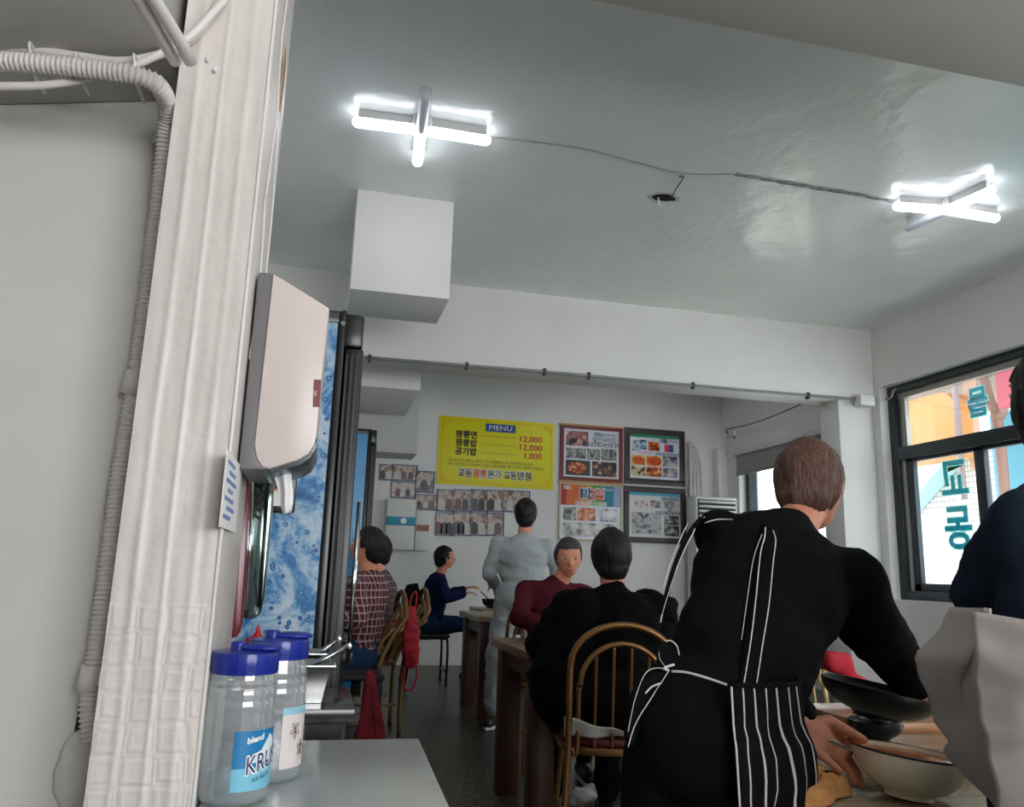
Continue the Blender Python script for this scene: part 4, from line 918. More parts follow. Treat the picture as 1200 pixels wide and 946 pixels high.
# things on the middle table
BOWLB = mat('black_bowl', (20,19,20), .22)
def bowl(label, c, R, h, m=BOWLB, tilt=None, food=None, lvl=.75, rim=None, foot=.5, nm='bowl', parts_m=None):
    t = thing(nm, label, 'bowl', tuple(c))
    M = tilt or Matrix.Identity(3)
    out = [(0,0),(R*foot,0),(R*foot,.006),(R*foot*1.15,.012)]; k = 9
    for i in range(1, k+1): u = i/k; out.append((R*(foot*1.15+(1-foot*1.15)*math.sin(u*R90*.98)**.9), .012+(h-.012)*(1-math.cos(u*R90))**.85 if 0 else .012+(h-.012)*u**1.35))
    inn = [(max(r_-.004,0), max(z_+.001, .012)) for r_, z_ in out[::-1]][:-2]+[(0,.013)]
    MB().lathe(out+[(R-.002,h+.002)]+inn, c, 44, M).build('bowl_body', m, t, smooth=2)
    if rim:
        MB().tube([V(c)+M @ V(((R-.001)*math.cos(a_), (R-.001)*math.sin(a_), h+.001)) for a_ in [2*PI*i/48 for i in range(48)]], .0022, 8, closed=True).build('rim_line', rim, t, smooth=True)
    if food:
        u = lvl; rr = R*(foot*1.15+(1-foot*1.15)*math.sin(u*R90*.98)**.9)-.004
        mb = MB().lathe([(0,0)]+[(rr*i/10,0) for i in range(1,11)], V(c)+M @ V((0,0,.012+(h-.012)*u**1.35)), 44, M)
        for q_ in mb.v: q_ += V((0,0,.0025*noise.noise(q_*55)))
        o = mb.build('soup', food, t, smooth=True); o['kind'] = 'stuff'
    return t
p = at(637,748,z=.75)
bowl('black bowl at the left end of the middle table', (p.x+.03,p.y-.02,.751), .085, .075)
p = at(631,757,z=.75)
t = thing('white_plate', 'white rectangular plate near the corner of the middle table', 'plate', (p.x,p.y,.751))
MB().prism([(p.x-.03,p.y-.09,.752),(p.x+.16,p.y-.09,.752),(p.x+.16,p.y+.07,.752),(p.x-.05,p.y+.07,.752)], (0,0,.014)).build('dish', WHITE, t, bevel=.005)
p = at(634,764,z=.75); t = tag(MB().box(p.x,p.y,.751, p.x+.1,p.y+.035,.775).build('phone', BLACK, bevel=.005), 'small black item at the table edge by the white plate', 'phone')
jp = at(660,746,z=.75)
cc_ = V((jp.x+.01,3.93,.751)); jt = thing('water_jug', 'water jug with blue lid and printed label on the middle table', 'jug', tuple(cc_))
MB().lathe([(0,0),(.05,.002),(.052,.02),(.052,.2),(.048,.215)], cc_, 32).build('plastic_body', PET, jt, smooth=2)
MB().lathe([(.0526,.06),(.0528,.16)], cc_, 32).build('label', mat('label_busy', (170,170,190), .5, vary=.5, vscale=90), jt, smooth=True)
MB().lathe([(.0527,.02),(.0529,.06)], cc_, 32).build('label_band', mat('label_cyanblue', (40,150,210), .5), jt, smooth=True)
MB().lathe([(.052,.21),(.053,.235),(0,.24)], cc_, 32).build('lid', LID, jt, smooth=2)
p = at(572,709,z=.75); t = bowl('black bowl on the farthest table', (1.64,7.55,.751), .1, .08)
o = MB().tube([(1.60,7.55,.83),(1.52,7.53,.90)], .006, 8).build('spoon_handle', BLACK, bpy.data.objects[t.name])

# serving table and dishes in the right foreground
ZT = .70
st = thing('serving_table', 'wood patterned serving table in the right foreground', 'table', (1.3,1.5,0))
MB().box(.93,1.30,ZT-.03, 2.3,1.98,ZT).build('table_top', SERVTOP, st, bevel=.004)
for xx, yy in ((1.0,1.34),(2.2,1.34),(1.0,1.9),(2.2,1.9)): MB().box(xx,yy,0, xx+.05,yy+.05,ZT-.03).build('leg', BLACKM, st, bevel=.003)
wtable('reddish wooden table just beyond the serving table', 1.5, 2.02, 2.4, 2.36, z=.72, top=wood('reddish_top_wood', (120,76,50), (176,128,92), 3, .25))
CREAMW = mat('cream_enamel', (238,226,202), .22, vary=.06, vscale=12)
SOUP = mat('orange_soup', (206,116,66), .12, vary=.35, vscale=22, bump=.3, bscale=60)
bc = at(1068,938,z=ZT); bL = at(1004,881,y=1.42); bR = at(1125,902,y=1.39)
RB = (bR-bL).length/2; 
tl = Matrix.Rotation(math.radians(6),3,'Y')
cb = V(((bL.x+bR.x)/2, 1.40, (bL.z+bR.z)/2)); hB = .078; base = cb-tl @ V((0,0,hB))
base.z = max(base.z, ZT+.006)
bowl('cream enamel bowl of orange soup with a dark rim, held by the worker', tuple(base), RB, hB, CREAMW, tl, SOUP, .93, mat('rim_blueblack', (26,26,34), .3), .42)
p = at(1030,872,z=ZT)
bowl('small black bowl behind the cream soup bowl', (p.x+.015,p.y+.03,ZT+.001), .068, .05, BOWLB, None, None)
p = at(1132,918,z=ZT)
bowl('small black dish at the right behind the cream bowl', (p.x+.0,p.y+.03,ZT+.001), .05, .03, BOWLB)
p = at(934,880,z=ZT)
t = thing('saucer', 'white saucer with dark edge peeking out beside the striped apron', 'plate', (p.x,p.y,ZT))
MB().lathe([(0,0),(.05,0),(.085,.012),(.088,.014),(.084,.015),(.05,.005),(0,.005)], (p.x-.02,p.y+.03,ZT+.001), 40).build('dish', WHITE, t, smooth=2)
MB().tube([V((p.x-.02+.087*math.cos(a_), p.y+.03+.087*math.sin(a_), ZT+.0155)) for a_ in [2*PI*i/40 for i in range(40)]], .0016, 6, closed=True).build('rim_line', MATS['rim_blueblack'], t, smooth=True)
# crumpled towel
p = at(948,934,z=ZT); tw = MB()
def twf(u, v):
    a_ = 2*PI*u; r_ = .072*math.sin(PI*v*.5)**.8*(1+.25*math.sin(3*a_+1)); q_ = V((p.x-.01+r_*math.cos(a_)*1.15, p.y+r_*math.sin(a_)*.9, ZT+.004))
    q_.z += .045*math.cos(PI*v*.5)**.7*(.8+.35*noise.noise(V((u*9,v*5,0))))+.016*abs(noise.noise(q_*38))*(1 if v < .97 else 0)
    return q_+V((.006*noise.noise(q_*60), .006*noise.noise(q_*60+V((9,0,0))), 0))
mt = mat('orange_terry', (226,160,96), .95, bump=.8, bscale=260, vary=.15, vscale=40)
o = tw.grid(twf, 60, 26).build('towel', mt, smooth=True); tag(o, 'crumpled orange terry towel on the serving table beside the apron', 'towel')

# ================================================================= PEOPLE
def blobmesh(mb, voxel, sm=4, wr=0, wf=6, seed=0, post=None):
    me = bpy.data.meshes.new('tmp'); me.from_pydata(mb.v, [], mb.f); o = bpy.data.objects.new('tmp', me); C.objects.link(o)
    q = o.modifiers.new('r', 'REMESH'); q.mode = 'VOXEL'; q.voxel_size = voxel; q.use_smooth_shade = True
    if sm: q = o.modifiers.new('s', 'SMOOTH'); q.factor = .6; q.iterations = sm
    dg = bpy.context.evaluated_depsgraph_get(); m2 = bpy.data.meshes.new_from_object(o.evaluated_get(dg)); bpy.data.objects.remove(o); bpy.data.meshes.remove(me)
    if wr:
        off = V((seed*3.3, seed*1.1, seed)); ns = [vv.normal.copy() for vv in m2.vertices]
        for vv, n_ in zip(m2.vertices, ns):
            c_ = vv.co; w_ = noise.noise(V((c_.x*wf, c_.y*wf, c_.z*wf*1.6))+off); w2 = noise.noise(V((c_.x*wf*2.3+w_*2, c_.y*wf*2.3, c_.z*wf*3.2))+off)
            vv.co = c_+n_*(wr*(1-abs(w_)*3)+wr*.8*(.35-abs(w2)*1.6))
    if post: post(m2)
    for pg in m2.polygons: pg.use_smooth = True
    return m2
def addmesh(me, name, m, parent): return MB().build(name, m, parent, smooth=True, mesh=me)
def frame3(u, f):
    u = V(u).normalized(); r = V(f).cross(u).normalized(); f2 = u.cross(r); M = Matrix((r, f2, u)).transposed(); return r, f2, u, M
def hand(mb, W, d, n, s=1, curl=.5, thumb=None, side=None):
    """palm and five jointed fingers: wrist W, direction d, palm normal n"""
    d = V(d).normalized(); n = V(n); n = (n-d*n.dot(d)).normalized(); sd = d.cross(n) if side is None else V(side).normalized()
    Ls = (.040,.045,.042,.033)
    for i in range(4):
        k = W+d*(.088-.006*abs(i-1.2))*s+sd*(.028-.0185*i)*s
        mb.cap(W+sd*(.016-.010*i)*s, k, .0125*s, .0105*s, 10)
        dd = d.copy(); pos = k
        for j in range(3):
            a_ = curl*(.5,.9,.7)[j]+.06*i; dd = (dd*math.cos(a_)+n*math.sin(a_)).normalized(); L = Ls[i]*(1,.68,.55)[j]*s
            mb.cap(pos, pos+dd*L, (.0092-.0008*j)*s, (.0085-.001*j)*s, 10); pos = pos+dd*L
    tb = W+d*.03*s+sd*.022*s; t1 = tb+(d*.6+sd*.8+n*.2).normalized()*.042*s; t2 = t1+(d*.85+sd*.4+n*.3).normalized()*.03*s; t3 = t2+(d*.95+sd*.1+n*.35).normalized()*.024*s
    mb.cap(tb, t1, .013*s, .0105*s, 10); mb.cap(t1, t2, .0105*s, .0095*s, 10); mb.cap(t2, t3, .0095*s, .008*s, 10)
def person(label, P, Nk, Hd, f, hf, arms, legs, shirt, pants, hair, s=1, voxel=.012, group=None, short=False, handargs=None, shoe=None, wide=1, wr=.006, hairlen=0, custom_hand=None, toe=None, name='person', beltz=None, seed=1, tops='shirt', sleeve=None, drop=None, bob=0, legr=1):
    P, Nk, Hd = V(P), V(Nk), V(Hd); f = V(f).normalized(); hf = V(hf).normalized()
    r, f2, u, M = frame3(Nk-P, f); hr, hf2, hu, HM = frame3(V((0,0,1)) if abs(hf.z) < .2 else (V((0,0,1))-hf*hf.z), hf)
    t = thing(name, label, 'person', (P.x,P.y,0), group)
    T = (Nk-P).length; w_ = wide*s
    S = {'R': Nk-u*.07*s+r*.165*w_, 'L': Nk-u*.07*s-r*.165*w_}; 
    for q_ in (drop or {}): S[q_] = S[q_]+V(drop[q_])
    Hp = {'R': P-u*.02*s+r*.085*w_, 'L': P-u*.02*s-r*.085*w_}
    def torso(mb, k):
        mb.ell(P+u*.02, (.165*w_*k,.12*s*k,.14*s*k), M); mb.ell(P+u*T*.4, (.148*w_*k,.112*s*k,.35*T*k), M); mb.ell(P+u*T*.68, (.168*w_*k,.122*s*k,.35*T*k), M)
        mb.cap(S['L'], S['R'], .062*s*k); mb.cap(Nk-u*.05*s, Nk-u*.12*s, .085*s*k); return mb
    def arm(mb, sd, k, end=None):
        E_, W_ = V(arms[sd][0]), V(arms[sd][1])
        mb.cap(S[sd], E_, .052*s*k, .042*s*k)
        if end is None: mb.cap(E_, W_, .041*s*k, .027*s*k)
        else: mb.cap(E_, E_.lerp(W_, end), .046*s*k, .042*s*k)
    body = torso(MB(), .84)
    body.cap(Nk-u*.06*s, Hd-hu*.05*s, .054*s, .05*s)
    body.ell(Hd, (.074*s,.093*s,.108*s), HM, 24, 16); body.ell(Hd+hf2*.03*s-hu*.055*s, (.052*s,.058*s,.055*s), HM)
    body.cap(Hd+hf2*.088*s+hu*.01*s, Hd+hf2*.108*s-hu*.022*s, .009*s, .013*s, 10)        # nose
    for q_ in (-1, 1):
        body.ell(Hd+hr*.076*s*q_-hu*.005*s-hf2*.005, (.009*s,.018*s,.03*s), HM, 12, 8)
        body.ell(Hd+hf2*.078*s+hr*.03*s*q_+hu*.035*s, (.022*s,.012*s,.006*s), HM, 12, 8)   # brow
    body.ell(Hd+hf2*.088*s-hu*.05*s, (.024*s,.009*s,.006*s), HM, 12, 8); body.ell(Hd+hf2*.087*s-hu*.06*s, (.02*s,.009*s,.006*s), HM, 12, 8)
    for sd in ('L','R'):
        arm(body, sd, .86 if not short else .9); K, A = V(legs[sd][0]), V(legs[sd][1])
        body.cap(Hp[sd], K, .072*s, .05*s); body.cap(K, A, .048*s, .032*s)
        if custom_hand and sd in custom_hand: custom_hand[sd](body)
        else:
            E_, W_ = V(arms[sd][0]), V(arms[sd][1]); d = (W_-E_).normalized(); n_, c_ = (handargs or {}).get(sd, ((0,0,-1), .5))
            hand(body, W_, d, n_, s*.95, c_)
        td = V((toe or {}).get(sd, f)); td.z = 0; td.normalize(); body.cap(A-V((0,0,.03*s)), A+td*.13*s-V((0,0,.045*s)), .032*s, .028*s)
    bmesh_ = blobmesh(body, min(voxel, .01) if not custom_hand else .0052, 3 if not custom_hand else 2)
    b_ = addmesh(bmesh_, 'body', SKIN, t)
    for q_ in (-1, 1):
        e = MB().ell(Hd+hf2*.08*s+hr*.03*s*q_+hu*.012*s, (.0125*s,.011*s,.0072*s), HM, 14, 10).build('eye', mat('eye_white', (226,222,218), .2), t, smooth=True)
        MB().ell(Hd+hf2*.0885*s+hr*.03*s*q_+hu*.012*s, (.0065*s,.0045*s,.0062*s), HM, 10, 8).build('iris', mat('iris_dark', (30,20,16), .2), e, smooth=True)
    MB().ell(Hd+hf2*.0945*s-hu*.055*s, (.021*s,.004*s,.007*s), HM, 14, 8).build('mouth', mat('lip', (176,96,86), .5), t, smooth=True)
    # clothes
    sh = torso(MB(), 1.0); cover = 1.12
    for sd in ('L','R'):
        E_, W_ = V(arms[sd][0]), V(arms[sd][1])
        if short: sh.cap(S[sd], S[sd].lerp(E_, .85), .064*s, .062*s)
        else: a1_, a2_, a3_ = (sleeve or {}).get(sd, (.060,.054,.043)); sh.cap(S[sd], E_, a1_*s, a2_*s); sh.cap(E_, E_.lerp(W_, .93), a2_*s, a3_*s)
    def cutsl(me): pass
    so = addmesh(blobmesh(sh, voxel*.9, 3, wr*s, 7, seed), tops, shirt, t)
    pa = MB(); pa.ell(P, (.172*w_,.128*s,.15*s), M)
    for sd in ('L','R'):
        K, A = V(legs[sd][0]), V(legs[sd][1]); pa.cap(Hp[sd], K, .088*s, .066*s*legr); pa.cap(K, A+(K-A)*.08, .064*s*legr, .052*s*legr)
    addmesh(blobmesh(pa, voxel, 3, wr*s, 7, seed+5), 'trousers', pants, t)
    sm_ = shoe or mat('shoe_black', (22,22,24), .5)
    for sd in ('L','R'):
        A = V(legs[sd][1]); td = V((toe or {}).get(sd, f)); td.z = 0; td.normalize()
        z_ = A.z-.045*s
        sb = MB().cap(A+V((0,0,z_-A.z))-td*.045*s, A+V((0,0,z_-A.z-.008))+td*.15*s, .045*s, .038*s).cap(A, A-V((0,0,.04*s)), .045*s)
        so_ = addmesh(blobmesh(sb, .009, 2), 'shoe', sm_, t)
        zb_ = min(q_.co.z for q_ in so_.data.vertices)
        sl = td.cross(V((0,0,1))); pts = [A-td*.095*s, A-td*.075*s+sl*.035*s, A+td*.14*s+sl*.042*s, A+td*.20*s, A+td*.14*s-sl*.042*s, A-td*.075*s-sl*.035*s]
        MB().prism([(q_.x,q_.y,zb_-.004) for q_ in pts], (0,0,.022)).build('sole', mat('sole_white', (216,214,208), .6), so_, bevel=.008)
    # hair
    hb = MB().ell(Hd-hf2*.014*s+hu*.012*s, (.086*s,.103*s,.108*s), HM, 24, 16); hb.ell(Hd-hf2*.05*s-hu*.045*s, (.068*s,.055*s,.06*s), HM)
    if bob: hb.ell(Hd-hf2*.012*s-hu*.03*s, (.094*s,.10*s,.125*s), HM, 24, 16)
    if hairlen: hb.cap(Hd-hf2*.07*s, Hd-hf2*.09*s-hu*hairlen, .05*s, .03*s)
    def post(me):
        for q_ in me.vertices:
            d = q_.co-Hd; a_, c_, h_ = d.dot(hf2), d.dot(hr), d.dot(hu)
            if (a_ > (.055 if bob else .03)*s and h_ < .062*s) or (a_ > .0 and h_ < -.02*s and not bob): q_.co = Hd+d*.72
            else:
                an = math.atan2(c_, -a_); q_.co += q_.normal*s*(.005*noise.noise(V((an*9, h_*9, 1)))+.003*noise.noise(V((an*22, h_*14, 5)))+.004*noise.noise(d*18))
    hm = blobmesh(hb, .008*s, 2, post=post); addmesh(hm, 'hair', hair, t)
    return t, so, S, M
def hairmat(n_, c_):
    M = mat(n_, c_, .5, spec=.3); nodes, links, b = N(M); tc = nodes.new('ShaderNodeTexCoord'); mp = nodes.new('ShaderNodeMapping'); mp.inputs['Scale'].default_value = (1,1,.12)
    nn = nodes.new('ShaderNodeTexNoise'); nn.inputs['Scale'].default_value = 260; nn.inputs['Detail'].default_value = 3; bp = nodes.new('ShaderNodeBump'); bp.inputs['Strength'].default_value = .9; bp.inputs['Distance'].default_value = .004
    rr = nodes.new('ShaderNodeValToRGB'); rr.color_ramp.elements[0].position = .35; rr.color_ramp.elements[1].position = .7; rr.color_ramp.elements[0].color = tuple(q*.45 for q in lin(c_)[:3])+(1,); rr.color_ramp.elements[1].color = tuple(q*1.5 for q in lin(c_)[:3])+(1,)
    links.new(tc.outputs['Object'], mp.inputs[0]); links.new(mp.outputs[0], nn.inputs['Vector']); links.new(nn.outputs['Fac'], bp.inputs['Height']); links.new(nn.outputs['Fac'], rr.inputs[0]); links.new(bp.outputs[0], b.inputs['Normal']); links.new(rr.outputs[0], b.inputs['Base Color']); return M
HB = hairmat('hair_black', (26,23,22)); HBR = hairmat('hair_brown', (96,68,58)); HG = hairmat('hair_greyish', (66,62,60))
CL = lambda n_, c_: mat(n_, c_, .9, bump=.25, bscale=300, spec=.12)
BLKS = CL('cloth_black', (10,11,14)); NVT = CL('cloth_navy_tee', (32,42,56)); GREYS = CL('cloth_grey_sweat', (170,176,178)); MARO = CL('cloth_maroon', (84,28,40)); NAVYC = CL('cloth_navy', (24,26,62)); JEAN = CL('denim', (36,58,92))
PL1 = plaid('plaid_red', (110,34,44), (196,176,176), (60,24,34), 24); PL2 = plaid('plaid_dark', (58,50,56), (140,132,134), (92,50,58), 24)
SPK = mat('shoe_black_white', (26,26,28), .5)

# --- worker in the striped apron
f1 = V((.50,.86,0)).normalized()
P = at(836,862,y=1.52); Nk = at(926,618,y=1.72); Hd = at(950,568,y=1.78)
Wl = at(938,845,y=1.51); El = V((1.06,1.80,.86)); 
Er = at(1016,728,y=1.63); Wr = at(1072,800,y=1.74)
def lefthand(mb):
    def c(px, py, y, r, q=None): return at(px, py, y=y)
    w0 = at(938,845,y=1.515)
    kn = [at(975,858,y=1.50), at(970,868,y=1.485), at(963,876,y=1.475), at(955,880,y=1.468)]
    for k, a_ in zip(kn, (.017,.017,.016,.014)): mb.cap(w0+(k-w0)*.05, k, .019, a_*.85, 12)
    mb.ell(at(959,862,y=1.487), (.030,.017,.026), Matrix.Rotation(.5,3,'Y'))
    def chain(pts, r0, r1):
        for i in range(len(pts)-1): mb.cap(pts[i], pts[i+1], r0+(r1-r0)*i/(len(pts)-1), r0+(r1-r0)*(i+1)/(len(pts)-1), 12)
    chain([at(950,850,y=1.505), at(972,846,y=1.49), at(993,857,y=1.475), at(1013,868,y=1.465)], .0165, .0088)                  # thumb
    chain([kn[0], at(990,868,y=1.50), at(1000,876,y=1.478), at(990,884,y=1.462)], .0115, .0082)                        # index around the spoon
    chain([kn[1], at(990,884,y=1.485), at(1003,902,y=1.475), at(1009,920,y=1.46)], .0115, .0082)                         # middle under the bowl
    chain([kn[2], at(981,888,y=1.47), at(996,904,y=1.462), at(1003,917,y=1.45)], .0112, .008)
    chain([kn[3], at(966,888,y=1.458), at(977,897,y=1.45), at(985,904,y=1.445)], .0105, .0075)
def righthand(mb):
    w0 = Wr; hand(mb, w0, at(1092,836,y=1.77)-w0, V((-.6,.3,.4)), .9, .75)
w1, sh1, S1, M1 = person('person seen from behind in a black shirt and striped apron leaning over the serving table', P, Nk, Hd, f1, V((.75,.6,-.25)),
    {'L': (El, Wl), 'R': (Er, Wr)}, {'L': ((.70,1.66,.40),(.68,1.62,.09)), 'R': ((.88,1.50,.40),(.86,1.44,.09))}, BLKS, BLKS, HBR, s=.97, voxel=.010, custom_hand={'L': lefthand, 'R': righthand}, wr=.004, wide=1.05, seed=2, drop={'L': (.012,-.01,-.035)}, sleeve={'R': (.066,.074,.052), 'L': (.052,.05,.042)})
dg = bpy.context.evaluated_depsgraph_get()
def bvh_of(objs):
    vs = []; fs = []
    for o in objs:
        b0 = len(vs); vs += [q_.co.copy() for q_ in o.data.vertices]; fs += [tuple(i+b0 for i in pg.vertices) for pg in o.data.polygons]
    return BVHTree.FromPolygons(vs, fs)
kids1 = [o for o in bpy.data.objects if o.parent == w1]
tr1 = [o for o in kids1 if o.name.startswith('trousers')][0]
bv = bvh_of([sh1, tr1]); bvt = bvh_of([tr1])
def onbody(px, py, off=.003):
    d = ray(px, py).normalized(); h = bv.ray_cast(V((0,0,EYE)), d)
    if h[0] is None: return at(px, py, y=1.6)
    return h[0]-d*off
PIPE = mat('white_piping', (214,212,206), .6); APB = mat('apron_black', (13,12,15), .9, bump=.2, bscale=300, spec=.1)
def strip(px, wpx, name, m, off=.004):
    pts = []; k = 24
    sp_ = smoothpath([V((a_, b_, 0)) for a_, b_ in px], 8)
    L = [onbody(q_.x-wpx/2, q_.y, off) for q_ in sp_]; Rr = [onbody(q_.x+wpx/2, q_.y, off) for q_ in sp_]
    mb = MB(); n_ = len(sp_); mb._add(L+Rr, [(i, i+1, n_+i+1, n_+i) for i in range(n_-1)])
    return mb.build(name, m, w1, smooth=True, solid=.002)
def piping(px, name='apron_piping', r=.0013, off=.006):
    sp_ = smoothpath([V((a_, b_, 0)) for a_, b_ in px], 6); return MB().tube([onbody(q_.x, q_.y, off) for q_ in sp_], r, 6).build(name, PIPE, w1, smooth=True)
strip([(903,614),(900,640),(893,690),(884,740),(876,800)], 21, 'apron_strap', APB)
piping([(897,618),(896,630),(891,650),(886,700),(880,750),(872,800)]); piping([(906,622),(909,634),(906,660),(901,710),(893,760),(886,806)])
piping([(893,626),(883,655),(876,700),(869,750)], r=.0008)
strip([(822,607),(808,625),(794,655),(783,690),(776,720)], 6, 'apron_strap', APB)
piping([(826,606),(818,612),(812,625),(797,655),(785,690),(777,716),(774,730)]); piping([(806,614),(798,630),(786,660),(777,690)], r=.001)
piping([(826,613),(840,609),(858,609)], r=.0014)
piping([(787,787),(803,788),(826,794),(852,803)], 'waist_tie', .0026)
# bow at the waist
bc_ = onbody(784,786,.012)
for lst, r_ in (([(780,752),(786,751),(793,757),(796,768)], .0013), ([(784,786),(774,774),(772,764)], .0006), ([(784,786),(770,783),(756,790),(744,820),(736,858)], .0008), ([(784,786),(775,800),(762,820),(745,848),(736,876)], .0011), ([(756,813),(764,805),(774,801)], .0018), ([(784,786),(778,783),(790,779)], .0025)):
    sp_ = smoothpath([at(a_, b_, y=bc_.y-.004) for a_, b_ in lst], 6)
    MB().tube(sp_, r_, 6).build('apron_bow', PIPE, w1, smooth=True)
for lst in ([(781,786),(770,777),(771,758),(783,750),(795,760),(795,772)], [(784,788),(766,788),(752,800),(742,828),(733,862),(742,876),(756,840),(772,808)]):
    pts = [at(a_, b_, y=bc_.y+.002) for a_, b_ in lst]; MB().prism(pts, (0,.004,0)).build('bow_ribbon', APB, w1)
# striped skirt panel wrapping round the right hip
AST = mat('apron_stripes', (24,21,24), .9, spec=.1); nodes, links, b = N(AST)
uvn = nodes.new('ShaderNodeUVMap'); uvn.uv_map = 'uv'; se = nodes.new('ShaderNodeSeparateXYZ'); links.new(uvn.outputs[0], se.inputs[0])
nz = nodes.new('ShaderNodeTexNoise'); nz.inputs['Scale'].default_value = 5; links.new(uvn.outputs[0], nz.inputs['Vector'])
def mth(op, a_, b_=None, c_=None):
    q = nodes.new('ShaderNodeMath'); q.operation = op
    for i, x_ in enumerate((a_, b_, c_)):
        if x_ is None: continue
        if isinstance(x_, (int, float)): q.inputs[i].default_value = x_
        else: links.new(x_, q.inputs[i])
    return q.outputs[0]
xx = mth('ADD', mth('MULTIPLY', se.outputs[0], 15), mth('MULTIPLY', nz.outputs['Fac'], .45))
lt = mth('LESS_THAN', mth('FRACT', xx), .13)
mxx = nodes.new('ShaderNodeMix'); mxx.data_type = 'RGBA'; links.new(lt, mxx.inputs[0]); mxx.inputs[6].default_value = lin((17,14,17)); mxx.inputs[7].default_value = lin((190,186,180)); links.new(mxx.outputs[2], b.inputs['Base Color'])
axc = V((P.x, P.y, 0)); sL = onbody(856,850); a0_ = math.atan2(sL.y-axc.y, sL.x-axc.x)
def radial(a_, z):
    d = V((math.cos(a_), math.sin(a_), 0)); h = bvt.ray_cast(V((axc.x, axc.y, min(z, P.z+.03)))+d*.35, -d); return (min((V((h[0].x,h[0].y,0))-V((axc.x,axc.y,0))).length, .185) if h[0] is not None else .15)
ztop = at(870,802,y=1.42).z
def apf(u, v):
    z = ztop-(ztop-.22)*v; a_ = a0_+u*2.6
    zz = max(z, P.z-.1); rr = max(radial(a_, zz), .13 if v > .1 else 0)+.010+.012*min(v*3,1)
    rr += (.006*math.sin(u*46+1.5*math.sin(v*6))+.007*math.sin(u*21+v*3))*min(1, .25+v*2)+.05*v*v
    return (axc.x+rr*math.cos(a_), axc.y+rr*math.sin(a_), z)
MB().grid(apf, 130, 40).build('striped_apron_skirt', AST, w1, smooth=True, solid=.003)
MB().tube([V(apf(0, i/20))+V((-.002,-.004,0)) for i in range(21)], .002, 6).build('apron_piping', PIPE, w1, smooth=True)
MB().tube([V(apf(i/30, 0))+V((0,0,.002)) for i in range(31)], .005, 8).build('apron_waistband', APB, w1, smooth=True)
# black wok bowl held up and the ladle in the cream bowl
wc = at(1031,806,y=1.76); wl = at(975,793,y=1.76); wr_ = at(1088,815,y=1.76); RW_ = (wr_-wl).length/2
Mw = Matrix.Rotation(math.radians(9),3,'Y') @ Matrix.Rotation(math.radians(4),3,'X'); hw = .072
bowl('black wok bowl held above the serving table by the worker', tuple(V(wc)-Mw @ V((0,0,hw))), RW_, hw, mat('wok_black', (30,30,31), .28, metal=.4), Mw, None, .5, None, .40, 'wok_bowl')
o = thing('soup_spoon', 'steel spoon handle resting over the rim of the cream bowl', 'spoon', tuple(at(1000,880,y=1.46)))
MB().tube(smoothpath([at(972,868,y=1.455), at(990,876,y=1.452), at(1012,886,y=1.44), at(1032,896,y=1.41)]), [.0035]*20+[.0025]*5, 8).build('handle', STEEL, o, smooth=True)
MB().ell(at(1038,900,y=1.40), (.02,.012,.004), Matrix.Rotation(.3,3,'Y')).build('spoon_bowl', STEEL, o, smooth=True)

# --- worker in the navy tee at the right edge
f2_ = V((-.55,.84,0)).normalized()
P = at(1272,870,y=1.08); Nk = at(1260,574,y=1.16); Hd = at(1240,462,y=1.26)
w2, sh2, S2, M2 = person('person in a navy T-shirt and pale grey apron at the right edge of the picture', P, Nk, Hd, V((-.1,1,0)), V((.05,1,-.2)),
    {'L': (at(1146,705,y=1.26), at(1172,790,y=1.44)), 'R': (at(1340,700,y=1.1), at(1310,800,y=1.35))}, {'L': ((P.x-.09,1.12,.45),(P.x-.1,1.08,.09)), 'R': ((P.x+.09,1.12,.45),(P.x+.1,1.08,.09))}, NVT, BLKS, HB, bob=1, drop={'L': (.035,0,-.055), 'R': (-.02,0,-.045)}, s=.95, voxel=.010, short=True, wr=.004, seed=3, tops='t_shirt', wide=1.05)
PGR = mat('apron_pale_grey', (166,157,152), .9, bump=.1, bscale=300, spec=.12)
def w2grid(L, Rr, name, y0, nx=30, ny=34, am=.007, bul=.03):
    def ip(lst, v):
        k = len(lst)-1; i = min(int(v*k), k-1); t_ = v*k-i; a_, b_ = lst[i], lst[i+1]; return [a_[j]+(b_[j]-a_[j])*t_ for j in range(3)]
    def fn(u, v):
        a_, b_ = ip(L, v), ip(Rr, v); A, B2 = at(a_[0],a_[1],y=a_[2]-.24), at(b_[0],b_[1],y=b_[2]-.24); p = A.lerp(B2, u)
        q_ = am*(1-abs(noise.noise(V((u*2.2+v*1.5, v*4.5-u*2, y0*9))))*3.2)+am*.6*noise.noise(V((u*7, v*9, 2)))
        q_ += am*1.2*(1-abs(math.sin(u*3.2+v*11+2*noise.noise(V((u*2,v*3,7)))))*1.6)*min(1,v*4)
        return p+V((0, -bul*math.sin(PI*min(u*1.0,1))-q_, 0))
    return MB().grid(fn, nx, ny).build(name, PGR, w2, smooth=True, solid=.003)
w2grid([(1112,712,1.30),(1100,738,1.30),(1072,768,1.31),(1078,800,1.31),(1090,832,1.31),(1098,852,1.30),(1110,880,1.29),(1128,905,1.28),(1160,945,1.27),(1178,985,1.27)],
       [(1150,712,1.22),(1155,738,1.21),(1160,768,1.20),(1165,800,1.20),(1170,832,1.19),(1175,852,1.19),(1180,880,1.19),(1190,905,1.19),(1200,945,1.19),(1210,985,1.19)], 'apron_side_panel', 1.3, am=.010)
w2grid([(1136,716,1.215),(1140,760,1.20),(1146,810,1.195),(1152,860,1.19),(1160,910,1.185),(1166,985,1.18)],
       [(1330,760,1.1),(1330,790,1.1),(1330,820,1.1),(1330,870,1.1),(1330,920,1.1),(1330,985,1.1)], 'apron_back_panel', 2.1, 40, 30, am=.005, bul=.05)

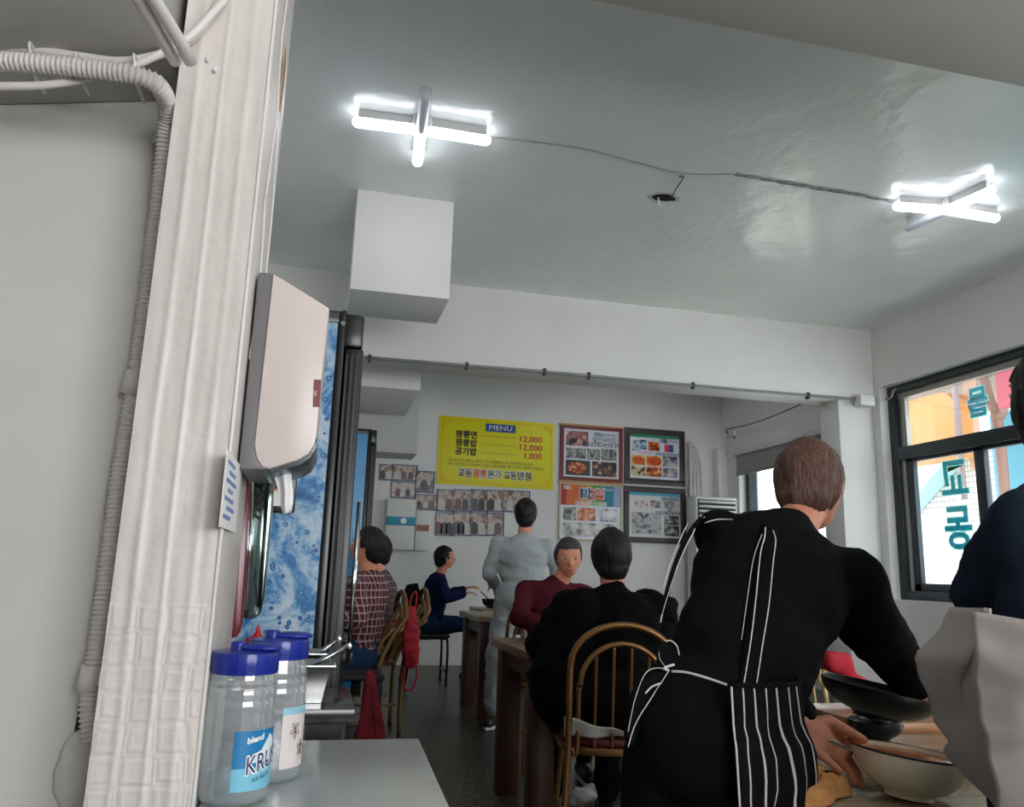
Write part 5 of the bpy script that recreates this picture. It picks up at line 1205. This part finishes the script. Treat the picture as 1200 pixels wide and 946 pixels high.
# --- seated person in black, near chair
P = V((1.215,3.18,.57)); Nk = V((1.235,3.26,1.03)); Hd = V((1.24,3.32,1.175))
p3, *_ = person('person in a black coat seated on the bronze hoop chair with back to us', P, Nk, Hd, V((.18,1,0)), V((.2,1,-.15)),
    {'L': ((.93,3.34,.80),(1.08,3.60,.78)), 'R': ((1.50,3.34,.80),(1.38,3.62,.78))}, {'L': ((1.11,3.62,.50),(1.08,3.66,.10)), 'R': ((1.33,3.62,.50),(1.36,3.66,.10))}, CL('cloth_black_coat', (8,8,10)), BLKS, HB, s=1.03, wide=1.2, voxel=.012, wr=.009, seed=4, tops='coat')
ck = MB().ell((1.2,3.13,.60), (.25,.2,.14)).ell((1.02,3.28,.66), (.12,.17,.2)).ell((1.42,3.28,.66), (.12,.17,.2)).cap((1.09,3.24,.95),(.99,3.25,.66),.09,.13).cap((1.38,3.24,.95),(1.46,3.25,.66),.09,.13)
addmesh(blobmesh(ck, .013, 4, .008, 6, 9), 'coat_skirt', MATS['cloth_black_coat'], p3)
o = MB().grid(lambda u, v: at(661+70*u, 840+24*v+18*u*(1-v)-1.5*math.sin(u*9), y=2.93+.02*v+.01*math.sin(u*12)), 20, 6).build('paper_bag', mat('crumpled_white', (205,203,200), .8), smooth=True, solid=.002); tag(o, 'crumpled white paper sticking out behind the spindles on the seat', 'paper')
wb = at(692,940,z=.04); mb = MB().ell((wb.x,wb.y,.055), (.10,.07,.055), n=40, k=24)
for q_ in mb.v: q_ += (q_-V((wb.x,wb.y,.055)))*.35*noise.noise(q_*16)+V((.012*noise.noise(q_*40), 0, .01*noise.noise(q_*34)))
for q_ in mb.v: q_.z = max(q_.z, .003)
o = mb.build('plastic_bag', mat('bag_white', (214,212,210), .4), smooth=True); tag(o, 'crumpled white plastic bag on the floor under the near chair', 'bag')

# --- maroon person across the table
P = V((1.40,4.78,.60)); Nk = V((1.42,4.72,1.05)); Hd = V((1.47,4.66,1.19))
person('person in a maroon top seated across the middle table', P, Nk, Hd, V((-.1,-1,0)), V((-.15,-1,-.25)),
    {'L': ((1.68,4.6,.84),(1.55,4.28,.80)), 'R': ((1.16,4.62,.84),(1.26,4.30,.80))}, {'L': ((1.5,4.34,.5),(1.5,4.42,.1)), 'R': ((1.28,4.34,.5),(1.28,4.42,.1))}, MARO, BLKS, HG, s=1.0, voxel=.013, seed=6, tops='sweater', wide=1.1)
t = dup(c1, 'bronze chair under the person in the maroon top', (1.40,4.80,0), PI)
# --- grey sweatsuit, standing
P = V((1.50,5.93,.90)); Nk = V((1.52,5.95,1.36)); Hd = V((1.54,5.98,1.53))
person('person in a grey sweatsuit standing beside the table with back to us', P, Nk, Hd, V((.25,1,0)), V((.35,1,-.15)),
    {'L': ((1.27,6.0,1.08),(1.36,6.2,.99)), 'R': ((1.80,5.96,1.08),(1.78,6.1,.95))}, {'L': ((1.36,5.95,.48),(1.335,5.93,.10)), 'R': ((1.64,6.0,.48),(1.70,6.0,.10))}, GREYS, GREYS, HB, s=1.02, voxel=.013, wr=.007, legr=1.55, seed=7, shoe=SPK, toe={'L': (-.5,-.85,0), 'R': (.2,-1,0)}, tops='sweatshirt', wide=1.12)
# --- navy, seated sideways far back
P = V((1.16,8.12,.58)); Nk = V((1.20,8.12,1.04)); Hd = V((1.26,8.12,1.21))
person('person in navy top and jeans seated sideways near the back wall', P, Nk, Hd, V((1,0,0)), V((1,.1,-.15)),
    {'L': ((1.28,8.36,.82),(1.50,8.3,.90)), 'R': ((1.26,7.90,.82),(1.44,7.98,.86))}, {'L': ((1.56,8.22,.56),(1.56,8.22,.1)), 'R': ((1.56,8.0,.56),(1.56,8.0,.1))}, NAVYC, JEAN, HB, wide=1.2, s=1.0, voxel=.014, seed=8, tops='sweatshirt')
# --- plaid shirts
P = V((.30,5.06,.58)); Nk = V((.32,5.04,1.06)); Hd = V((.30,5.02,1.22))
person('person in a red plaid shirt seated beside the refrigerator', P, Nk, Hd, V((-1,.45,0)), V((-1,.3,-.2)),
    {'L': ((.26,4.80,.80),(.02,4.9,.80)), 'R': ((.22,5.32,.80),(.0,5.26,.80))}, {'L': ((-.1,5.0,.53),(-.12,5.0,.1)), 'R': ((-.1,5.2,.53),(-.12,5.2,.1))}, PL1, JEAN, HB, s=1.02, voxel=.013, wr=.008, seed=9, tops='plaid_shirt', wide=1.15)
P = V((.42,5.74,.58)); Nk = V((.45,5.74,1.05)); Hd = V((.40,5.73,1.21))
person('person in a dark plaid shirt seated behind the one in red plaid', P, Nk, Hd, V((-1,.3,0)), V((-1,0,-.15)),
    {'L': ((.40,5.52,.80),(.12,5.6,.80)), 'R': ((.40,5.98,.80),(.12,5.9,.80))}, {'L': ((.0,5.64,.53),(-.02,5.64,.1)), 'R': ((.0,5.84,.53),(-.02,5.84,.1))}, PL2, BLKS, HB, s=1.0, voxel=.014, wr=.008, seed=10, tops='plaid_shirt', wide=1.1)

# red bag and garments on the chairs
REDC = mat('red_cloth', (176,22,44), .7, bump=.4, bscale=60); REDD = mat('dark_red_cloth', (128,16,36), .8, bump=.4, bscale=60)
yb_ = 5.5
t = thing('red_bag', 'bright red cloth bag hanging from the bronze chair back', 'bag', tuple(at(482,780,y=yb_)))
bp_ = [at(x, y, y=yb_) for x, y in ((480,712),(487,712),(491,740),(492,778),(485,783),(474,782),(472,750),(474,728))]
me = blobmesh(MB().prism(bp_, (0,.09,0)), .012, 4, .008, 9, 3); addmesh(me, 'bag_body', REDC, t)
me = blobmesh(MB().prism([at(x, y, y=yb_+.03) for x, y in ((463,728),(476,720),(475,736),(466,748))], (0,.08,0)), .01, 3, .005, 9, 4); addmesh(me, 'side_fold', REDC, t)
MB().tube(smoothpath([at(x, y, y=yb_+.03) for x, y in ((488,780),(488,795),(482,809),(474,805),(473,790),(476,781))]), .007, 8).build('strap', REDC, t, smooth=True)
MB().tube(smoothpath([at(x, y, y=yb_+.02) for x, y in ((480,716),(482,700),(488,694),(487,714))]), .006, 8).build('strap', REDC, t, smooth=True)
o = addmesh(blobmesh(MB().prism([at(x, y, y=5.95) for x, y in ((478,686),(490,684),(496,712),(488,722),(476,716),(472,704))], (0,.07,0)), .012, 3, .006, 9, 5), 'black_garment', BLKS, None); tag(o, 'small black garment slung over the chair above the red bag', 'clothing')
yg = 4.45
t = thing('red_coat', 'dark red coat hanging down beside the near end of the plaid group', 'coat', tuple(at(433,866,y=yg)))
gp = [at(x, y, y=yg) for x, y in ((430,787),(437,786),(441,800),(443,822),(449,850),(453,885),(414,885),(418,862),(425,838),(428,812))]
addmesh(blobmesh(MB().prism(gp, (0,.10,0)), .011, 3, .009, 8, 6), 'coat_body', REDD, t)
MB().tube(smoothpath([at(434,800,y=yg-.006), at(436,825,y=yg-.008), at(440,850,y=yg-.006), at(441,880,y=yg)]), .006, 8).build('fold_seam', mat('seam_darkred', (96,12,28), .8), t, smooth=True)
# stand that carries the coat
hs = at(433,785,y=yg+.05)
t = dup(c1, 'bronze chair at the fridge end with the dark red coat over it', (hs.x-.02,yg+.36,0), .25) if 0 else None
ct_ = thing('low_stool', 'low dark stool under the dark red coat', 'stool', (hs.x-.03,yg+.18,0))
MB().box(hs.x-.17,yg+.02,hs.z-.055, hs.x+.08,yg+.30,hs.z-.025).build('seat', BLACKM, ct_, bevel=.008)
for a_ in (-.15,.06):
    for b_ in (.05,.27): MB().box(hs.x+a_-.012,yg+b_-.012,0, hs.x+a_+.012,yg+b_+.012,hs.z-.055).build('leg', BLACKM, ct_)
# red coat beyond the serving area
o = addmesh(blobmesh(MB().prism([at(x, y, y=2.45) for x, y in ((1082,815),(1100,815),(1104,880),(1080,880))], (0,.08,0)).prism([at(x, y, y=2.5) for x, y in ((972,765),(998,768),(1004,792),(975,786))], (0,.08,0)).prism([at(x, y, y=2.5) for x, y in ((980,782),(1000,786),(1100,850),(1080,870))], (0,.06,0)), .011, 3, .006, 8, 7), 'red_garment', REDC, None); tag(o, 'bright red garment over the cream chair behind the wok', 'clothing')
